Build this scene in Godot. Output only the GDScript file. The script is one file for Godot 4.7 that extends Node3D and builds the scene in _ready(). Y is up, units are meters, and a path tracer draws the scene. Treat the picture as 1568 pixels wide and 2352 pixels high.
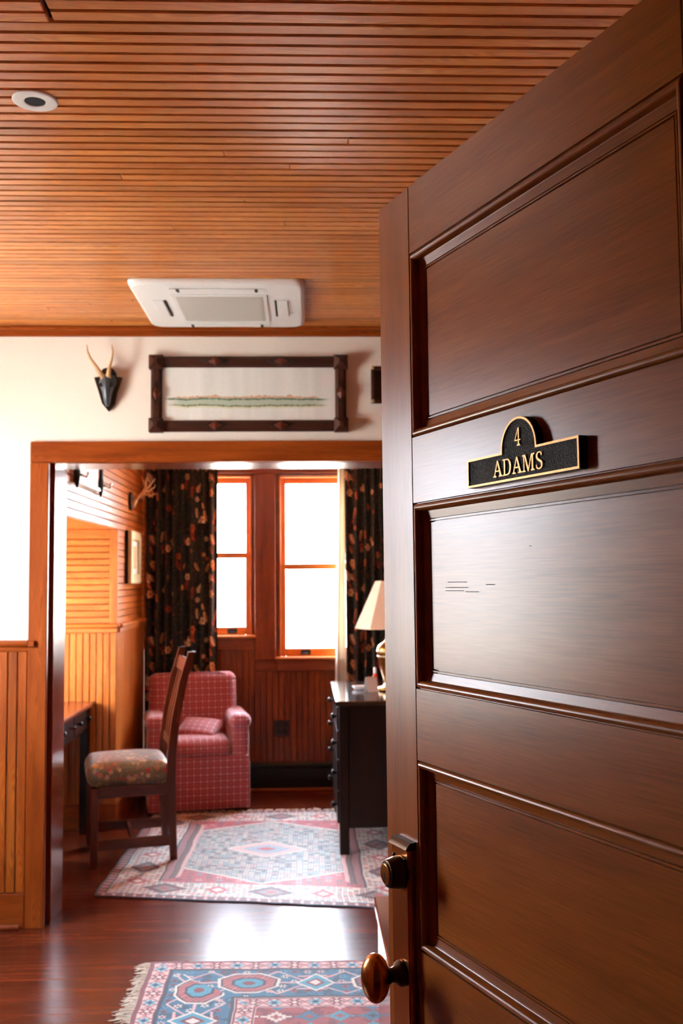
extends Node3D

# ---------------------------------------------------------------- state
var M := {}
var used := {}
var rng := RandomNumberGenerator.new()

# ---------------------------------------------------------------- mesh helpers
func mb() -> SurfaceTool:
	var st := SurfaceTool.new()
	st.begin(Mesh.PRIMITIVE_TRIANGLES)
	return st

func vert(st: SurfaceTool, p: Vector3, n: Vector3, uv: Vector2, col: Color) -> void:
	st.set_normal(n)
	st.set_uv(uv)
	st.set_color(col)
	st.add_vertex(p)

func uv_of(p: Vector3, n: Vector3, g: int) -> Vector2:
	var a := n.abs()
	var dom := 0
	if a.y > a.x and a.y >= a.z: dom = 1
	elif a.z > a.x: dom = 2
	if dom == g:
		return Vector2(p[(g + 1) % 3], p[(g + 2) % 3])
	return Vector2(p[g], p[3 - g - dom])

func face(st: SurfaceTool, ps: Array, n: Vector3, g := 0, uo := Vector2.ZERO, col := Color.WHITE) -> void:
	var q := ps.duplicate()
	if (q[1] - q[0]).cross(q[2] - q[0]).dot(n) > 0.0: q.reverse()
	for k in range(1, q.size() - 1):
		for p in [q[0], q[k], q[k + 1]]:
			vert(st, p, n, uv_of(p, n, g) + uo, col)

# box with chamfered edges; g is the axis the grain runs along
func bx(st: SurfaceTool, c: Vector3, s: Vector3, b := 0.0, g := 0, uo := Vector2.ZERO, col := Color.WHITE, xf := Transform3D.IDENTITY) -> void:
	var h := s * 0.5
	b = minf(b, minf(h.x, minf(h.y, h.z)) * 0.9)
	for a in 3:
		var i := (a + 1) % 3
		var j := (a + 2) % 3
		for sg in [-1.0, 1.0]:
			var n := Vector3.ZERO
			n[a] = sg
			var ps := []
			for q in [[-1, -1], [1, -1], [1, 1], [-1, 1]]:
				var p := Vector3.ZERO
				p[a] = sg * h[a]
				p[i] = q[0] * (h[i] - b)
				p[j] = q[1] * (h[j] - b)
				ps.append(xf * (p + c))
			face(st, ps, xf.basis * n, g, uo, col)
		if b > 0.0:
			for si in [-1.0, 1.0]:
				for sj in [-1.0, 1.0]:
					var n2 := Vector3.ZERO
					n2[i] = si
					n2[j] = sj
					n2 = n2.normalized()
					var ps2 := []
					for q in [[0, -1], [1, -1], [1, 1], [0, 1]]:
						var p2 := Vector3.ZERO
						p2[a] = q[1] * (h[a] - b)
						p2[i] = si * (h[i] - (b if q[0] == 0 else 0.0))
						p2[j] = sj * (h[j] - (0.0 if q[0] == 0 else b))
						ps2.append(xf * (p2 + c))
					face(st, ps2, xf.basis * n2, g, uo, col)

# from lo to hi
func bb(st: SurfaceTool, lo: Vector3, hi: Vector3, b := 0.0, g := 0, uo := Vector2.ZERO, col := Color.WHITE) -> void:
	bx(st, (lo + hi) * 0.5, (hi - lo).abs(), b, g, uo, col)

# grid of points, smooth; auto-orients outwards when closed
func grid(st: SurfaceTool, P: Array, wrap := false, orient := true, ul := 1.0, vl := 1.0, col := Color.WHITE, flip := false) -> void:
	var r := P.size()
	var c: int = P[0].size()
	var N := []
	var cen := Vector3.ZERO
	for row in P:
		for p in row: cen += p
	cen /= float(r * c)
	var tot := 0.0
	for i in r:
		var nr := []
		for j in c:
			var du: Vector3 = P[mini(i + 1, r - 1)][j] - P[maxi(i - 1, 0)][j]
			var j1 := (j + 1) % c if wrap else mini(j + 1, c - 1)
			var j0 := (j - 1 + c) % c if wrap else maxi(j - 1, 0)
			var dv: Vector3 = P[i][j1] - P[i][j0]
			if du.length() < 1e-7:
				du = P[mini(i + 1, r - 1)][(j + 1) % c] - P[maxi(i - 1, 0)][j]
			if dv.length() < 1e-7:
				# pole: take the row next to it
				var k := 1 if i == 0 else r - 2
				dv = P[k][j1] - P[k][j0]
				du = P[1][j] - P[0][j] if i == 0 else P[r - 1][j] - P[r - 2][j]
			var n := du.cross(dv)
			n = n.normalized() if n.length() > 1e-12 else Vector3.UP
			nr.append(n)
			tot += n.dot(P[i][j] - cen)
		N.append(nr)
	var sg := 1.0
	if (orient and tot < 0.0) or flip: sg = -1.0
	var lim := c if wrap else c - 1
	for i in r - 1:
		for j in lim:
			var j2 := (j + 1) % c
			var id := [[i, j, j], [i + 1, j, j], [i + 1, j2, j + 1], [i, j2, j + 1]]
			var order := [0, 1, 2, 0, 2, 3]
			var a: Vector3 = P[i][j]
			var ng: Vector3 = (P[i + 1][j] - a).cross(P[i + 1][j2] - a)
			if ng.length() < 1e-14: ng = (P[i + 1][j2] - a).cross(P[i][j2] - a)
			if ng.dot(N[i][j] * sg + N[i + 1][j2] * sg) > 0.0: order = [0, 2, 1, 0, 3, 2]
			for o in order:
				var e: Array = id[o]
				vert(st, P[e[0]][e[1]], N[e[0]][e[1]] * sg, Vector2(float(e[0]) / (r - 1) * ul, float(e[2]) / lim * vl), col)

# profile of (radius, height) turned round the y axis, then moved by xf
func lathe(st: SurfaceTool, prof: Array, n := 20, xf := Transform3D.IDENTITY, sx := 1.0, col := Color.WHITE) -> void:
	var P := []
	for q in prof:
		var row := []
		for k in n:
			var a := TAU * k / n
			row.append(xf * Vector3(cos(a) * q[0] * sx, q[1], sin(a) * q[0]))
		P.append(row)
	grid(st, P, true, true, 1.0, 1.0, col)

# tube along points with one radius each
func tube(st: SurfaceTool, pts: Array, rad: Array, n := 10, col := Color.WHITE, cap := true) -> void:
	var P := []
	var prev := Vector3.ZERO
	for i in pts.size():
		var t: Vector3 = (pts[mini(i + 1, pts.size() - 1)] - pts[maxi(i - 1, 0)]).normalized()
		var s := prev - t * prev.dot(t)
		if s.length() < 1e-3:
			s = t.cross(Vector3.UP if absf(t.y) < 0.9 else Vector3.RIGHT)
		s = s.normalized()
		prev = s
		var u := t.cross(s)
		if i == 0 and cap:
			P.append(range(n).map(func(_k): return pts[0]))
		var row := []
		for k in n:
			var a := TAU * k / n
			row.append(pts[i] + (s * cos(a) + u * sin(a)) * float(rad[i]))
		P.append(row)
	if cap: P.append(range(n).map(func(_k): return pts[pts.size() - 1]))
	grid(st, P, true, true, 1.0, 1.0, col)

# soft box: rounded by radius r, bulge pushes the faces out
func soft(st: SurfaceTool, c: Vector3, s: Vector3, r: float, seg := 8, bulge := Vector3.ZERO, xf := Transform3D.IDENTITY, col := Color.WHITE) -> void:
	var h := s * 0.5
	var inn := h - Vector3.ONE * r
	inn = inn.max(Vector3.ONE * 0.0005)
	for a in 3:
		var i := (a + 1) % 3
		var j := (a + 2) % 3
		for sg in [-1.0, 1.0]:
			var V := []
			var NN := []
			for x in seg + 1:
				var rowv := []
				var rown := []
				for y in seg + 1:
					var tx := _warp(float(x) / seg, h[i], r)
					var ty := _warp(float(y) / seg, h[j], r)
					var p := Vector3.ZERO
					p[a] = sg * h[a]
					p[i] = tx
					p[j] = ty
					var q := Vector3(clampf(p.x, -inn.x, inn.x), clampf(p.y, -inn.y, inn.y), clampf(p.z, -inn.z, inn.z))
					var d := (p - q)
					var nn := d.normalized()
					var w := q + nn * r
					var f := (1.0 - pow(absf(tx / h[i]), 2.5)) * (1.0 - pow(absf(ty / h[j]), 2.5))
					w[a] += sg * bulge[a] * f
					# tilt the normal with the bulge
					var nb := nn
					if bulge[a] > 0.0:
						nb[i] += bulge[a] * 2.5 * pow(absf(tx / h[i]), 1.5) * signf(tx) / h[i] * (1.0 - pow(absf(ty / h[j]), 2.5))
						nb[j] += bulge[a] * 2.5 * pow(absf(ty / h[j]), 1.5) * signf(ty) / h[j] * (1.0 - pow(absf(tx / h[i]), 2.5))
						nb = nb.normalized()
					rowv.append(xf * (w + c))
					rown.append((xf.basis * nb).normalized())
				V.append(rowv)
				NN.append(rown)
			for x in seg:
				for y in seg:
					var id := [[x, y], [x + 1, y], [x + 1, y + 1], [x, y + 1]]
					var order := [0, 1, 2, 0, 2, 3]
					if (V[x + 1][y] - V[x][y]).cross(V[x + 1][y + 1] - V[x][y]).dot(NN[x][y] + NN[x + 1][y + 1]) > 0.0: order = [0, 2, 1, 0, 3, 2]
					for o in order:
						var e: Array = id[o]
						vert(st, V[e[0]][e[1]], NN[e[0]][e[1]], Vector2(float(e[0]) / seg, float(e[1]) / seg), col)

func _warp(t: float, h: float, r: float) -> float:
	# denser points in the rounded edge
	var e := r * 1.0
	if t < 0.25: return -h + e * (t / 0.25)
	if t > 0.75: return h - e * ((1.0 - t) / 0.25)
	return lerpf(-h + e, h - e, (t - 0.25) / 0.5)

# extruded polygon (in xy) from z0 to z1
func prism(st: SurfaceTool, poly: PackedVector2Array, z0: float, z1: float, xf := Transform3D.IDENTITY, col := Color.WHITE, g := 0, uo := Vector2.ZERO) -> void:
	var idx := Geometry2D.triangulate_polygon(poly)
	for k in range(0, idx.size(), 3):
		for zz in [z0, z1]:
			var n := Vector3(0, 0, 1.0 if (zz > minf(z0, z1)) else -1.0)
			var ps := []
			for m in 3: ps.append(xf * Vector3(poly[idx[k + m]].x, poly[idx[k + m]].y, zz))
			face(st, ps, xf.basis * n, g, uo, col)
	var cw := Geometry2D.is_polygon_clockwise(poly)
	for k in poly.size():
		var a := poly[k]
		var b := poly[(k + 1) % poly.size()]
		var d := (b - a).normalized()
		var n2 := Vector3(d.y, -d.x, 0.0)
		if cw: n2 = -n2
		face(st, [xf * Vector3(a.x, a.y, z0), xf * Vector3(b.x, b.y, z0), xf * Vector3(b.x, b.y, z1), xf * Vector3(a.x, a.y, z1)], xf.basis * n2, g, uo, col)

# mitred moulding round a rectangle: prof holds (inset, z)
func ring(st: SurfaceTool, lo: Vector2, hi: Vector2, prof: Array, uo := Vector2.ZERO, col := Color.WHITE) -> void:
	for k in prof.size() - 1:
		var a: Vector2 = prof[k]
		var b: Vector2 = prof[k + 1]
		var qa := [Vector3(lo.x + a.x, lo.y + a.x, a.y), Vector3(hi.x - a.x, lo.y + a.x, a.y), Vector3(hi.x - a.x, hi.y - a.x, a.y), Vector3(lo.x + a.x, hi.y - a.x, a.y)]
		var qb := [Vector3(lo.x + b.x, lo.y + b.x, b.y), Vector3(hi.x - b.x, lo.y + b.x, b.y), Vector3(hi.x - b.x, hi.y - b.x, b.y), Vector3(lo.x + b.x, hi.y - b.x, b.y)]
		var inw := [Vector3(0, 1, 0), Vector3(-1, 0, 0), Vector3(0, -1, 0), Vector3(1, 0, 0)]
		for s in 4:
			var t := (s + 1) % 4
			var d := b - a
			# normal in the (inset, z) plane, pointing out of the wood
			var n2 := Vector2(-d.y, d.x).normalized()
			var n: Vector3 = inw[s] * n2.x + Vector3(0, 0, n2.y)
			face(st, [qa[s], qa[t], qb[t], qb[s]], n, 0 if s % 2 == 0 else 1, uo, col)

# ---------------------------------------------------------------- node helpers
func numbered(called: String) -> String:
	var k: int = used.get(called, 0)
	used[called] = k + 1
	return called if k == 0 else "%s_%03d" % [called, k]

func part(called: String, st: SurfaceTool, m: Material, parent: Node3D = self) -> MeshInstance3D:
	var o := MeshInstance3D.new()
	o.mesh = st.commit()
	o.material_override = m
	o.name = numbered(called) if parent == self else called
	parent.add_child(o, true)
	return o

func thing(called: String, label: String, category: String, at := Vector3.ZERO, basis := Basis.IDENTITY, group := "") -> Node3D:
	var o := Node3D.new()
	o.name = numbered(called)
	add_child(o)
	o.transform = Transform3D(basis, at)
	o.set_meta("label", label)
	o.set_meta("category", category)
	if group: o.set_meta("group", group)
	return o

func struct(called: String, label: String, category: String) -> Node3D:
	var o := thing(called, label, category)
	o.set_meta("kind", "structure")
	return o

func sub(called: String, parent: Node3D, xf := Transform3D.IDENTITY) -> Node3D:
	var o := Node3D.new()
	o.name = called
	parent.add_child(o, true)
	o.transform = xf
	return o

func tint(v := 0.12) -> Color:
	var k := 1.0 + rng.randf_range(-v, v)
	var w := rng.randf_range(-0.04, 0.04)
	return Color(k * (1.0 + w), k, k * (1.0 - w))

func uvr() -> Vector2:
	return Vector2(rng.randf() * 2.4, rng.randf() * 0.18)

# ---------------------------------------------------------------- textures
func wood_img(sd: int, dark: Color, mid: Color, light: Color, line := 0.005, ringk := 0.2, finek := 0.2, tonek := 0.25, w := 512, h := 512) -> ImageTexture:
	var n1 := FastNoiseLite.new()
	n1.seed = sd
	n1.noise_type = FastNoiseLite.TYPE_SIMPLEX
	n1.frequency = 1.0
	n1.fractal_octaves = 2
	var n2 := FastNoiseLite.new()
	n2.seed = sd + 7
	n2.noise_type = FastNoiseLite.TYPE_VALUE
	n2.frequency = 1.0
	n2.fractal_type = FastNoiseLite.FRACTAL_NONE
	var im := Image.create_empty(w, h, false, Image.FORMAT_RGB8)
	for i in w:
		var th := TAU * i / w
		var cx := cos(th)
		var sx := sin(th)
		for j in h:
			var v := 0.3 * j / h
			var a := n1.get_noise_3d(cx * 0.55, sx * 0.55, v * 14.0)
			var rg := sin(TAU * (v / line + 5.0 * a))
			var fine := n2.get_noise_3d(cx * 9.0, sx * 9.0, v * 900.0)
			var t := 0.5 + tonek * a + ringk * rg * (0.6 + a) + finek * fine
			t = clampf(t, 0.0, 1.0)
			im.set_pixel(i, j, dark.lerp(mid, t * 2.0) if t < 0.5 else mid.lerp(light, t * 2.0 - 1.0))
	return ImageTexture.create_from_image(im)

func wood(key: String, tex: Texture2D, rough: float, albedo := Color.WHITE, spec := 0.5, coat := 0.0, coat_r := 0.1) -> void:
	var m := StandardMaterial3D.new()
	m.resource_name = key
	m.albedo_texture = tex
	m.albedo_color = albedo
	m.vertex_color_use_as_albedo = true
	m.roughness = rough
	m.metallic_specular = spec
	m.uv1_scale = Vector3(1.0 / 2.4, 1.0 / 0.3, 1)
	if coat > 0.0:
		m.clearcoat_enabled = true
		m.clearcoat = coat
		m.clearcoat_roughness = coat_r
	M[key] = m

func plain(key: String, c: Color, rough := 0.6, metal := 0.0, spec := 0.5) -> StandardMaterial3D:
	var m := StandardMaterial3D.new()
	m.resource_name = key
	m.albedo_color = c
	m.roughness = rough
	m.metallic = metal
	m.metallic_specular = spec
	M[key] = m
	return m

func rgb(r: int, g: int, b: int) -> Color:
	return Color8(r, g, b)

func h2(x: int, y: int) -> float:
	var k := (x * 374761393 + y * 668265263) & 0x7fffffff
	k = ((k ^ (k >> 13)) * 1274126177) & 0x7fffffff
	return float((k ^ (k >> 16)) & 0xffff) / 65535.0

func ell(im: Image, cx: float, cy: float, rx: float, ry: float, ang: float, c: Color) -> void:
	var w := im.get_width()
	var h := im.get_height()
	var R := ceili(maxf(rx, ry))
	var ca := cos(ang)
	var sa := sin(ang)
	for y in range(int(cy) - R, int(cy) + R + 1):
		for x in range(int(cx) - R, int(cx) + R + 1):
			var dx := x - cx
			var dy := y - cy
			var u := (dx * ca + dy * sa) / rx
			var v := (-dx * sa + dy * ca) / ry
			if u * u + v * v <= 1.0: im.set_pixel(posmod(x, w), posmod(y, h), c)

func curtain_img() -> ImageTexture:
	var w := 640
	var h := 640
	var im := Image.create_empty(w, h, false, Image.FORMAT_RGB8)
	im.fill(rgb(24, 20, 17))
	var r := RandomNumberGenerator.new()
	r.seed = 11
	for k in 5200:
		var c: Color = [rgb(78, 64, 42), rgb(98, 84, 56), rgb(60, 54, 38), rgb(112, 92, 64), rgb(44, 38, 30), rgb(20, 16, 13)][r.randi() % 6]
		ell(im, r.randf() * w, r.randf() * h, r.randf_range(2, 6), r.randf_range(1.0, 2.4), r.randf() * PI, c)
	for k in 60:
		var x := r.randf() * w
		var y := r.randf() * h
		var c: Color = [rgb(216, 124, 72), rgb(196, 96, 56), rgb(220, 150, 102), rgb(166, 66, 46), rgb(222, 172, 130)][r.randi() % 5]
		var s := r.randf_range(12, 26)
		if r.randf() < 0.45:
			for a in 6: ell(im, x + cos(a * TAU / 6) * s * 0.6, y + sin(a * TAU / 6) * s * 0.6, s * 0.5, s * 0.36, a * TAU / 6, c)
			ell(im, x, y, s * 0.3, s * 0.3, 0, c.darkened(0.45))
		else:
			var a := r.randf_range(-0.7, 0.7) + PI / 2
			ell(im, x, y, s * 1.5, s * 0.6, a, c)
			ell(im, x + s * 0.3, y, s * 1.1, s * 0.28, a, c.darkened(0.3))
	for k in 60:
		ell(im, r.randf() * w, r.randf() * h, 3.5, 3, 0, rgb(150, 36, 32))
	return ImageTexture.create_from_image(im)

func seat_img() -> ImageTexture:
	var w := 384
	var im := Image.create_empty(w, w, false, Image.FORMAT_RGB8)
	im.fill(rgb(96, 82, 54))
	var r := RandomNumberGenerator.new()
	r.seed = 5
	for k in 1500:
		var c: Color = [rgb(130, 106, 62), rgb(186, 142, 86), rgb(74, 76, 48), rgb(156, 116, 76), rgb(52, 46, 36)][r.randi() % 5]
		ell(im, r.randf() * w, r.randf() * w, r.randf_range(2, 5), r.randf_range(1.2, 2.4), r.randf() * PI, c)
	for k in 80:
		var x := r.randf() * w
		var y := r.randf() * w
		var c: Color = [rgb(206, 152, 84), rgb(214, 176, 120), rgb(188, 110, 76), rgb(170, 44, 36), rgb(196, 150, 130)][r.randi() % 5]
		var s := r.randf_range(8, 15)
		for a in 5: ell(im, x + cos(a * TAU / 5) * s * 0.6, y + sin(a * TAU / 5) * s * 0.6, s * 0.5, s * 0.4, a * TAU / 5, c)
		ell(im, x, y, s * 0.3, s * 0.3, 0, c.darkened(0.5))
	return ImageTexture.create_from_image(im)

func plaid_img() -> ImageTexture:
	# one check of the plaid repeats every 43 mm; woven threads across and along
	var w := 96
	var im := Image.create_empty(w, w, false, Image.FORMAT_RGB8)
	for y in w:
		for x in w:
			var c := rgb(168, 58, 62)
			if (x + y) % 4 < 2: c = rgb(150, 48, 54)
			var lx := absf(x - 48.0)
			var ly := absf(y - 48.0)
			if lx < 22 and lx > 15 or ly < 22 and ly > 15: c = c.lerp(rgb(92, 26, 38), 0.6)
			var on_x := lx < 5.0 and (y % 6 < 4)
			var on_y := ly < 5.0 and (x % 6 < 4)
			if on_x or on_y: c = c.lerp(rgb(226, 176, 164), 0.65)
			if lx < 6.5 and ly < 6.5: c = rgb(226, 196, 180)
			if absf(x - 8.0) < 2.0 or absf(y - 8.0) < 2.0: c = c.lerp(rgb(96, 78, 84), 0.45)
			im.set_pixel(x, y, c)
	return ImageTexture.create_from_image(im)

func oct(a: float, b: float, ra: float, rb: float) -> float:
	a = absf(a) / ra
	b = absf(b) / rb
	return maxf(maxf(a, b), (a + b) * 0.72)

func flower(a: float, b: float, r: float, petal: Color, heart: Color, ground: Color) -> Color:
	var d := sqrt(a * a + b * b)
	var th := atan2(b, a)
	var e := r * (0.72 + 0.28 * cos(th * 6.0))
	if d < r * 0.32: return heart
	if d < e: return petal
	return ground

# hall-side rug: blue main border between pale guard bands, red field
func near_rug_img(W: float, H: float) -> ImageTexture:
	var pw := 1060
	var ph := int(pw * H / W)
	var im := Image.create_empty(pw, ph, false, Image.FORMAT_RGB8)
	var nz := FastNoiseLite.new()
	nz.seed = 3
	nz.frequency = 0.02
	var navy := rgb(26, 44, 62)
	var blue := rgb(36, 104, 136)
	var teal := rgb(62, 146, 172)
	var pink := rgb(214, 168, 164)
	var cream := rgb(226, 210, 196)
	var wine := rgb(118, 46, 52)
	var red := rgb(158, 64, 66)
	for j in ph:
		for i in pw:
			var x := W * (i + 0.5) / pw
			var y := H * (j + 0.5) / ph
			var ex := minf(x, W - x)
			var ey := minf(y, H - y)
			var d := minf(ex, ey)
			var s := (x if ey <= ex else y) + (0.0 if ey <= ex else 0.11)
			var c: Color
			if d < 0.010: c = wine
			elif d < 0.082 or (d > 0.345 and d < 0.425):
				var b := d - (0.046 if d < 0.2 else 0.385)
				c = pink.lerp(cream, 0.35)
				var k := floori(s / 0.075)
				var a := fposmod(s, 0.075) - 0.0375
				c = flower(a, b, 0.029, teal if k % 2 == 0 else wine, cream if k % 2 == 1 else navy, c)
				var a2 := fposmod(s + 0.0375, 0.075) - 0.0375
				if absf(absf(b) - absf(a2) * 1.1) < 0.004 and absf(a2) < 0.03: c = red
				if absf(absf(b) - 0.033) < 0.003: c = wine
			elif d < 0.094 or (d > 0.333 and d <= 0.345): c = navy
			elif d <= 0.333:
				var b := d - 0.2135
				var a := fposmod(s - 0.14, 0.50) - 0.25
				var k := floori((s - 0.14) / 0.50)
				c = blue if nz.get_noise_2d(i, j) < 0.15 else navy.lerp(blue, 0.45)
				# scattered small blossoms
				var gx := floori(s / 0.045)
				var gy := floori(d / 0.045)
				var hh := h2(gx, gy)
				if hh < 0.62:
					c = flower(fposmod(s, 0.045) - 0.0225 + (hh - 0.3) * 0.02, fposmod(d, 0.045) - 0.0225, 0.017, [pink, red, teal, cream, wine][int(hh * 40) % 5], navy, c)
				# angular vine
				var z := absf(fposmod(s, 0.25) - 0.125) / 0.125
				if absf(absf(b) - 0.10 * z) < 0.0055 or (absf(b) < 0.0055 and z > 0.5): c = pink
				if absf(absf(b) - 0.062) < 0.005 and z < 0.45: c = pink
				# big medallion
				var o := oct(a, b, 0.115, 0.092)
				if o < 1.0:
					if o > 0.9: c = cream
					elif o > 0.84: c = navy
					elif o > 0.56: c = red if k % 2 == 0 else wine
					elif o > 0.46: c = navy
					elif o > 0.2: c = cream if k % 2 == 1 else teal
					else: c = wine if k % 2 == 0 else pink
					if o < 0.84 and o > 0.56 and int((a + b) * 180) % 4 == 0: c = c.lerp(cream, 0.5)
				# lesser lozenge between medallions
				var a3 := fposmod(s - 0.14 + 0.25, 0.50) - 0.25
				var l := absf(a3) / 0.075 + absf(b) / 0.085
				if l < 1.0:
					if l > 0.84: c = cream
					elif l > 0.5: c = teal
					elif l > 0.3: c = wine
					else: c = cream
			else:
				c = red if nz.get_noise_2d(i, j) < 0.1 else wine
				var gx2 := floori(x / 0.11)
				var gy2 := floori(y / 0.09)
				var f := h2(gx2 + 90, gy2)
				var a4 := fposmod(x, 0.11) - 0.055
				var b4 := fposmod(y, 0.09) - 0.045
				var l2 := absf(floorf(a4 / 0.012) * 0.012) / 0.05 + absf(floorf(b4 / 0.012) * 0.012) / 0.04
				if l2 < 1.0: c = [teal, cream, pink, blue][int(f * 4.0) % 4]
				if l2 < 0.45: c = [wine, navy, red][int(f * 30.0) % 3]
			var n := nz.get_noise_2d(i * 9.0, j * 9.0)
			var ab := nz.get_noise_2d(i * 0.4, j * 3.0)
			c = c * (1.0 + 0.16 * n + 0.10 * ab)
			c = c.lerp(rgb(190, 170, 165), 0.10)
			im.set_pixel(i, j, Color(clampf(c.r, 0, 1), clampf(c.g, 0, 1), clampf(c.b, 0, 1)))
	return ImageTexture.create_from_image(im)

# far rug: ivory flowered border, grey-blue hexagon field with a lozenge, red corners
func far_rug_img(W: float, H: float) -> ImageTexture:
	var pw := 720
	var ph := int(pw * H / W)
	var im := Image.create_empty(pw, ph, false, Image.FORMAT_RGB8)
	var nz := FastNoiseLite.new()
	nz.seed = 9
	nz.frequency = 0.02
	var navy := rgb(38, 44, 60)
	var slate := rgb(118, 122, 118)
	var teal := rgb(92, 150, 172)
	var pink := rgb(206, 158, 150)
	var ivory := rgb(214, 204, 190)
	var wine := rgb(110, 44, 44)
	var red := rgb(172, 58, 62)
	for j in ph:
		for i in pw:
			var x := W * (i + 0.5) / pw
			var y := H * (j + 0.5) / ph
			var ex := minf(x, W - x)
			var ey := minf(y, H - y)
			var d := minf(ex, ey)
			var side := ex < ey
			var s := y if side else x
			var c: Color
			if d < 0.012: c = navy
			elif d < 0.055:
				c = wine if fposmod(s, 0.05) < 0.036 else pink
				if d > 0.047: c = navy
			elif d < 0.275:
				c = ivory
				var gx := floori(s / 0.027)
				var gy := floori(d / 0.027)
				var hh := h2(gx, gy + 7)
				if hh < 0.86:
					c = flower(fposmod(s, 0.027) - 0.0135, fposmod(d, 0.027) - 0.0135, 0.0138, [wine, navy, red, teal, slate, wine][int(hh * 53) % 6], ivory if hh > 0.4 else pink, c)
				var b := d - 0.165
				var a := fposmod(s - 0.06, 0.52) - 0.26
				var l := absf(a) / 0.115 + absf(b) / 0.085
				if l < 1.0:
					c = navy
					if l < 0.82: c = wine
					if l < 0.55: c = slate
					if l < 0.3: c = red
				var a2 := fposmod(s - 0.06 + 0.26, 0.52) - 0.26
				var l2 := absf(a2) / 0.06 + absf(b) / 0.06
				if l2 < 1.0: c = red if l2 > 0.5 else ivory
			elif side and d < 0.375:
				# narrow stripes
				var q := fposmod(d - 0.275, 0.1)
				if q < 0.010: c = navy
				elif q < 0.045: c = pink.lerp(wine, 0.45) if fposmod(s, 0.03) < 0.02 else wine
				elif q < 0.056: c = navy.lerp(wine, 0.5)
				elif q < 0.078: c = rgb(92, 62, 52)
				else: c = pink
			else:
				var cx := x - W * 0.5
				var cy := y - H * 0.5
				var hw := W * 0.5 - 0.375
				var hh2 := H * 0.5 - 0.285
				# hexagon with points at both ends
				var lim := hh2 - absf(cx) / hw * 0.24
				if absf(cy) < lim:
					c = slate
					var gx2 := floori(x / 0.03)
					var gy2 := floori(y / 0.03)
					var g := h2(gx2 + 31, gy2)
					c = flower(fposmod(x, 0.03) - 0.015, fposmod(y, 0.03) - 0.015, 0.0155, [ivory, slate.darkened(0.35), pink, ivory, teal.lerp(ivory, 0.4)][int(g * 61) % 5], wine if g < 0.5 else navy, c)
					if absf(cy) > lim - 0.016: c = ivory
					var l3 := absf(cx) / 0.235 + absf(cy) / 0.17
					if l3 < 1.0:
						c = ivory
						if l3 < 0.93: c = pink
						if l3 < 0.62: c = teal if fposmod((cx + cy) * 22.0, 1.0) < 0.7 else pink
						if l3 < 0.25: c = red
				else:
					c = red
					var g2 := h2(floori(x / 0.05) + 5, floori(y / 0.05))
					c = flower(fposmod(x, 0.05) - 0.025, fposmod(y, 0.05) - 0.025, 0.02, [navy, wine, teal, pink][int(g2 * 47) % 4] if g2 < 0.7 else red, red, c)
			var n := nz.get_noise_2d(i * 9.0, j * 9.0)
			c = c * (1.0 + 0.22 * n)
			im.set_pixel(i, j, Color(clampf(c.r, 0, 1), clampf(c.g, 0, 1), clampf(c.b, 0, 1)))
	return ImageTexture.create_from_image(im)

func print_img() -> ImageTexture:
	# faded wide landscape: a long low shore, pale hills and its mirror image on grey-white paper
	var w := 640
	var h := 206
	var im := Image.create_empty(w, h, false, Image.FORMAT_RGB8)
	var nz := FastNoiseLite.new()
	nz.seed = 21
	nz.frequency = 0.012
	for j in h:
		for i in w:
			var c := rgb(232, 234, 230)
			c = c * (1.0 + 0.05 * nz.get_noise_2d(i * 1.2, j * 0.08) + 0.02 * nz.get_noise_2d(i * 8.0, j * 8.0))
			var x := float(i) / w
			var env := smoothstep(0.01, 0.12, x) * (1.0 - smoothstep(0.86, 0.97, x))
			var shore := 122.0 + 5.0 * nz.get_noise_2d(i * 1.0, 300.0)
			var hill := shore - env * (8.0 + 16.0 * absf(nz.get_noise_2d(i * 1.1, 77.0)) + 5.0 * nz.get_noise_2d(i * 4.0, 177.0))
			if j > hill and j < shore - 3.0: c = c.lerp(rgb(206, 152, 112), 0.7 * env)
			if absf(j - shore) < 3.0 + 2.0 * nz.get_noise_2d(i * 4.0, 9.0): c = c.lerp(rgb(70, 104, 78), 0.85 * smoothstep(0.0, 0.05, x) * (1.0 - smoothstep(0.9, 0.98, x)))
			var low := shore + 27.0 - 10.0 * absf(x - 0.5)
			if j > shore + 3.0 and j < low: c = c.lerp(rgb(150, 174, 146), 0.6 * env)
			if absf(j - low) < 3.0 + 3.0 * nz.get_noise_2d(i * 5.0, 500.0): c = c.lerp(rgb(92, 98, 58), 0.85 * env)
			if j > low and j < low + 9.0: c = c.lerp(rgb(206, 206, 160), 0.45 * env)
			im.set_pixel(i, j, Color(clampf(c.r, 0, 1), clampf(c.g, 0, 1), clampf(c.b, 0, 1)))
	return ImageTexture.create_from_image(im)

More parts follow.
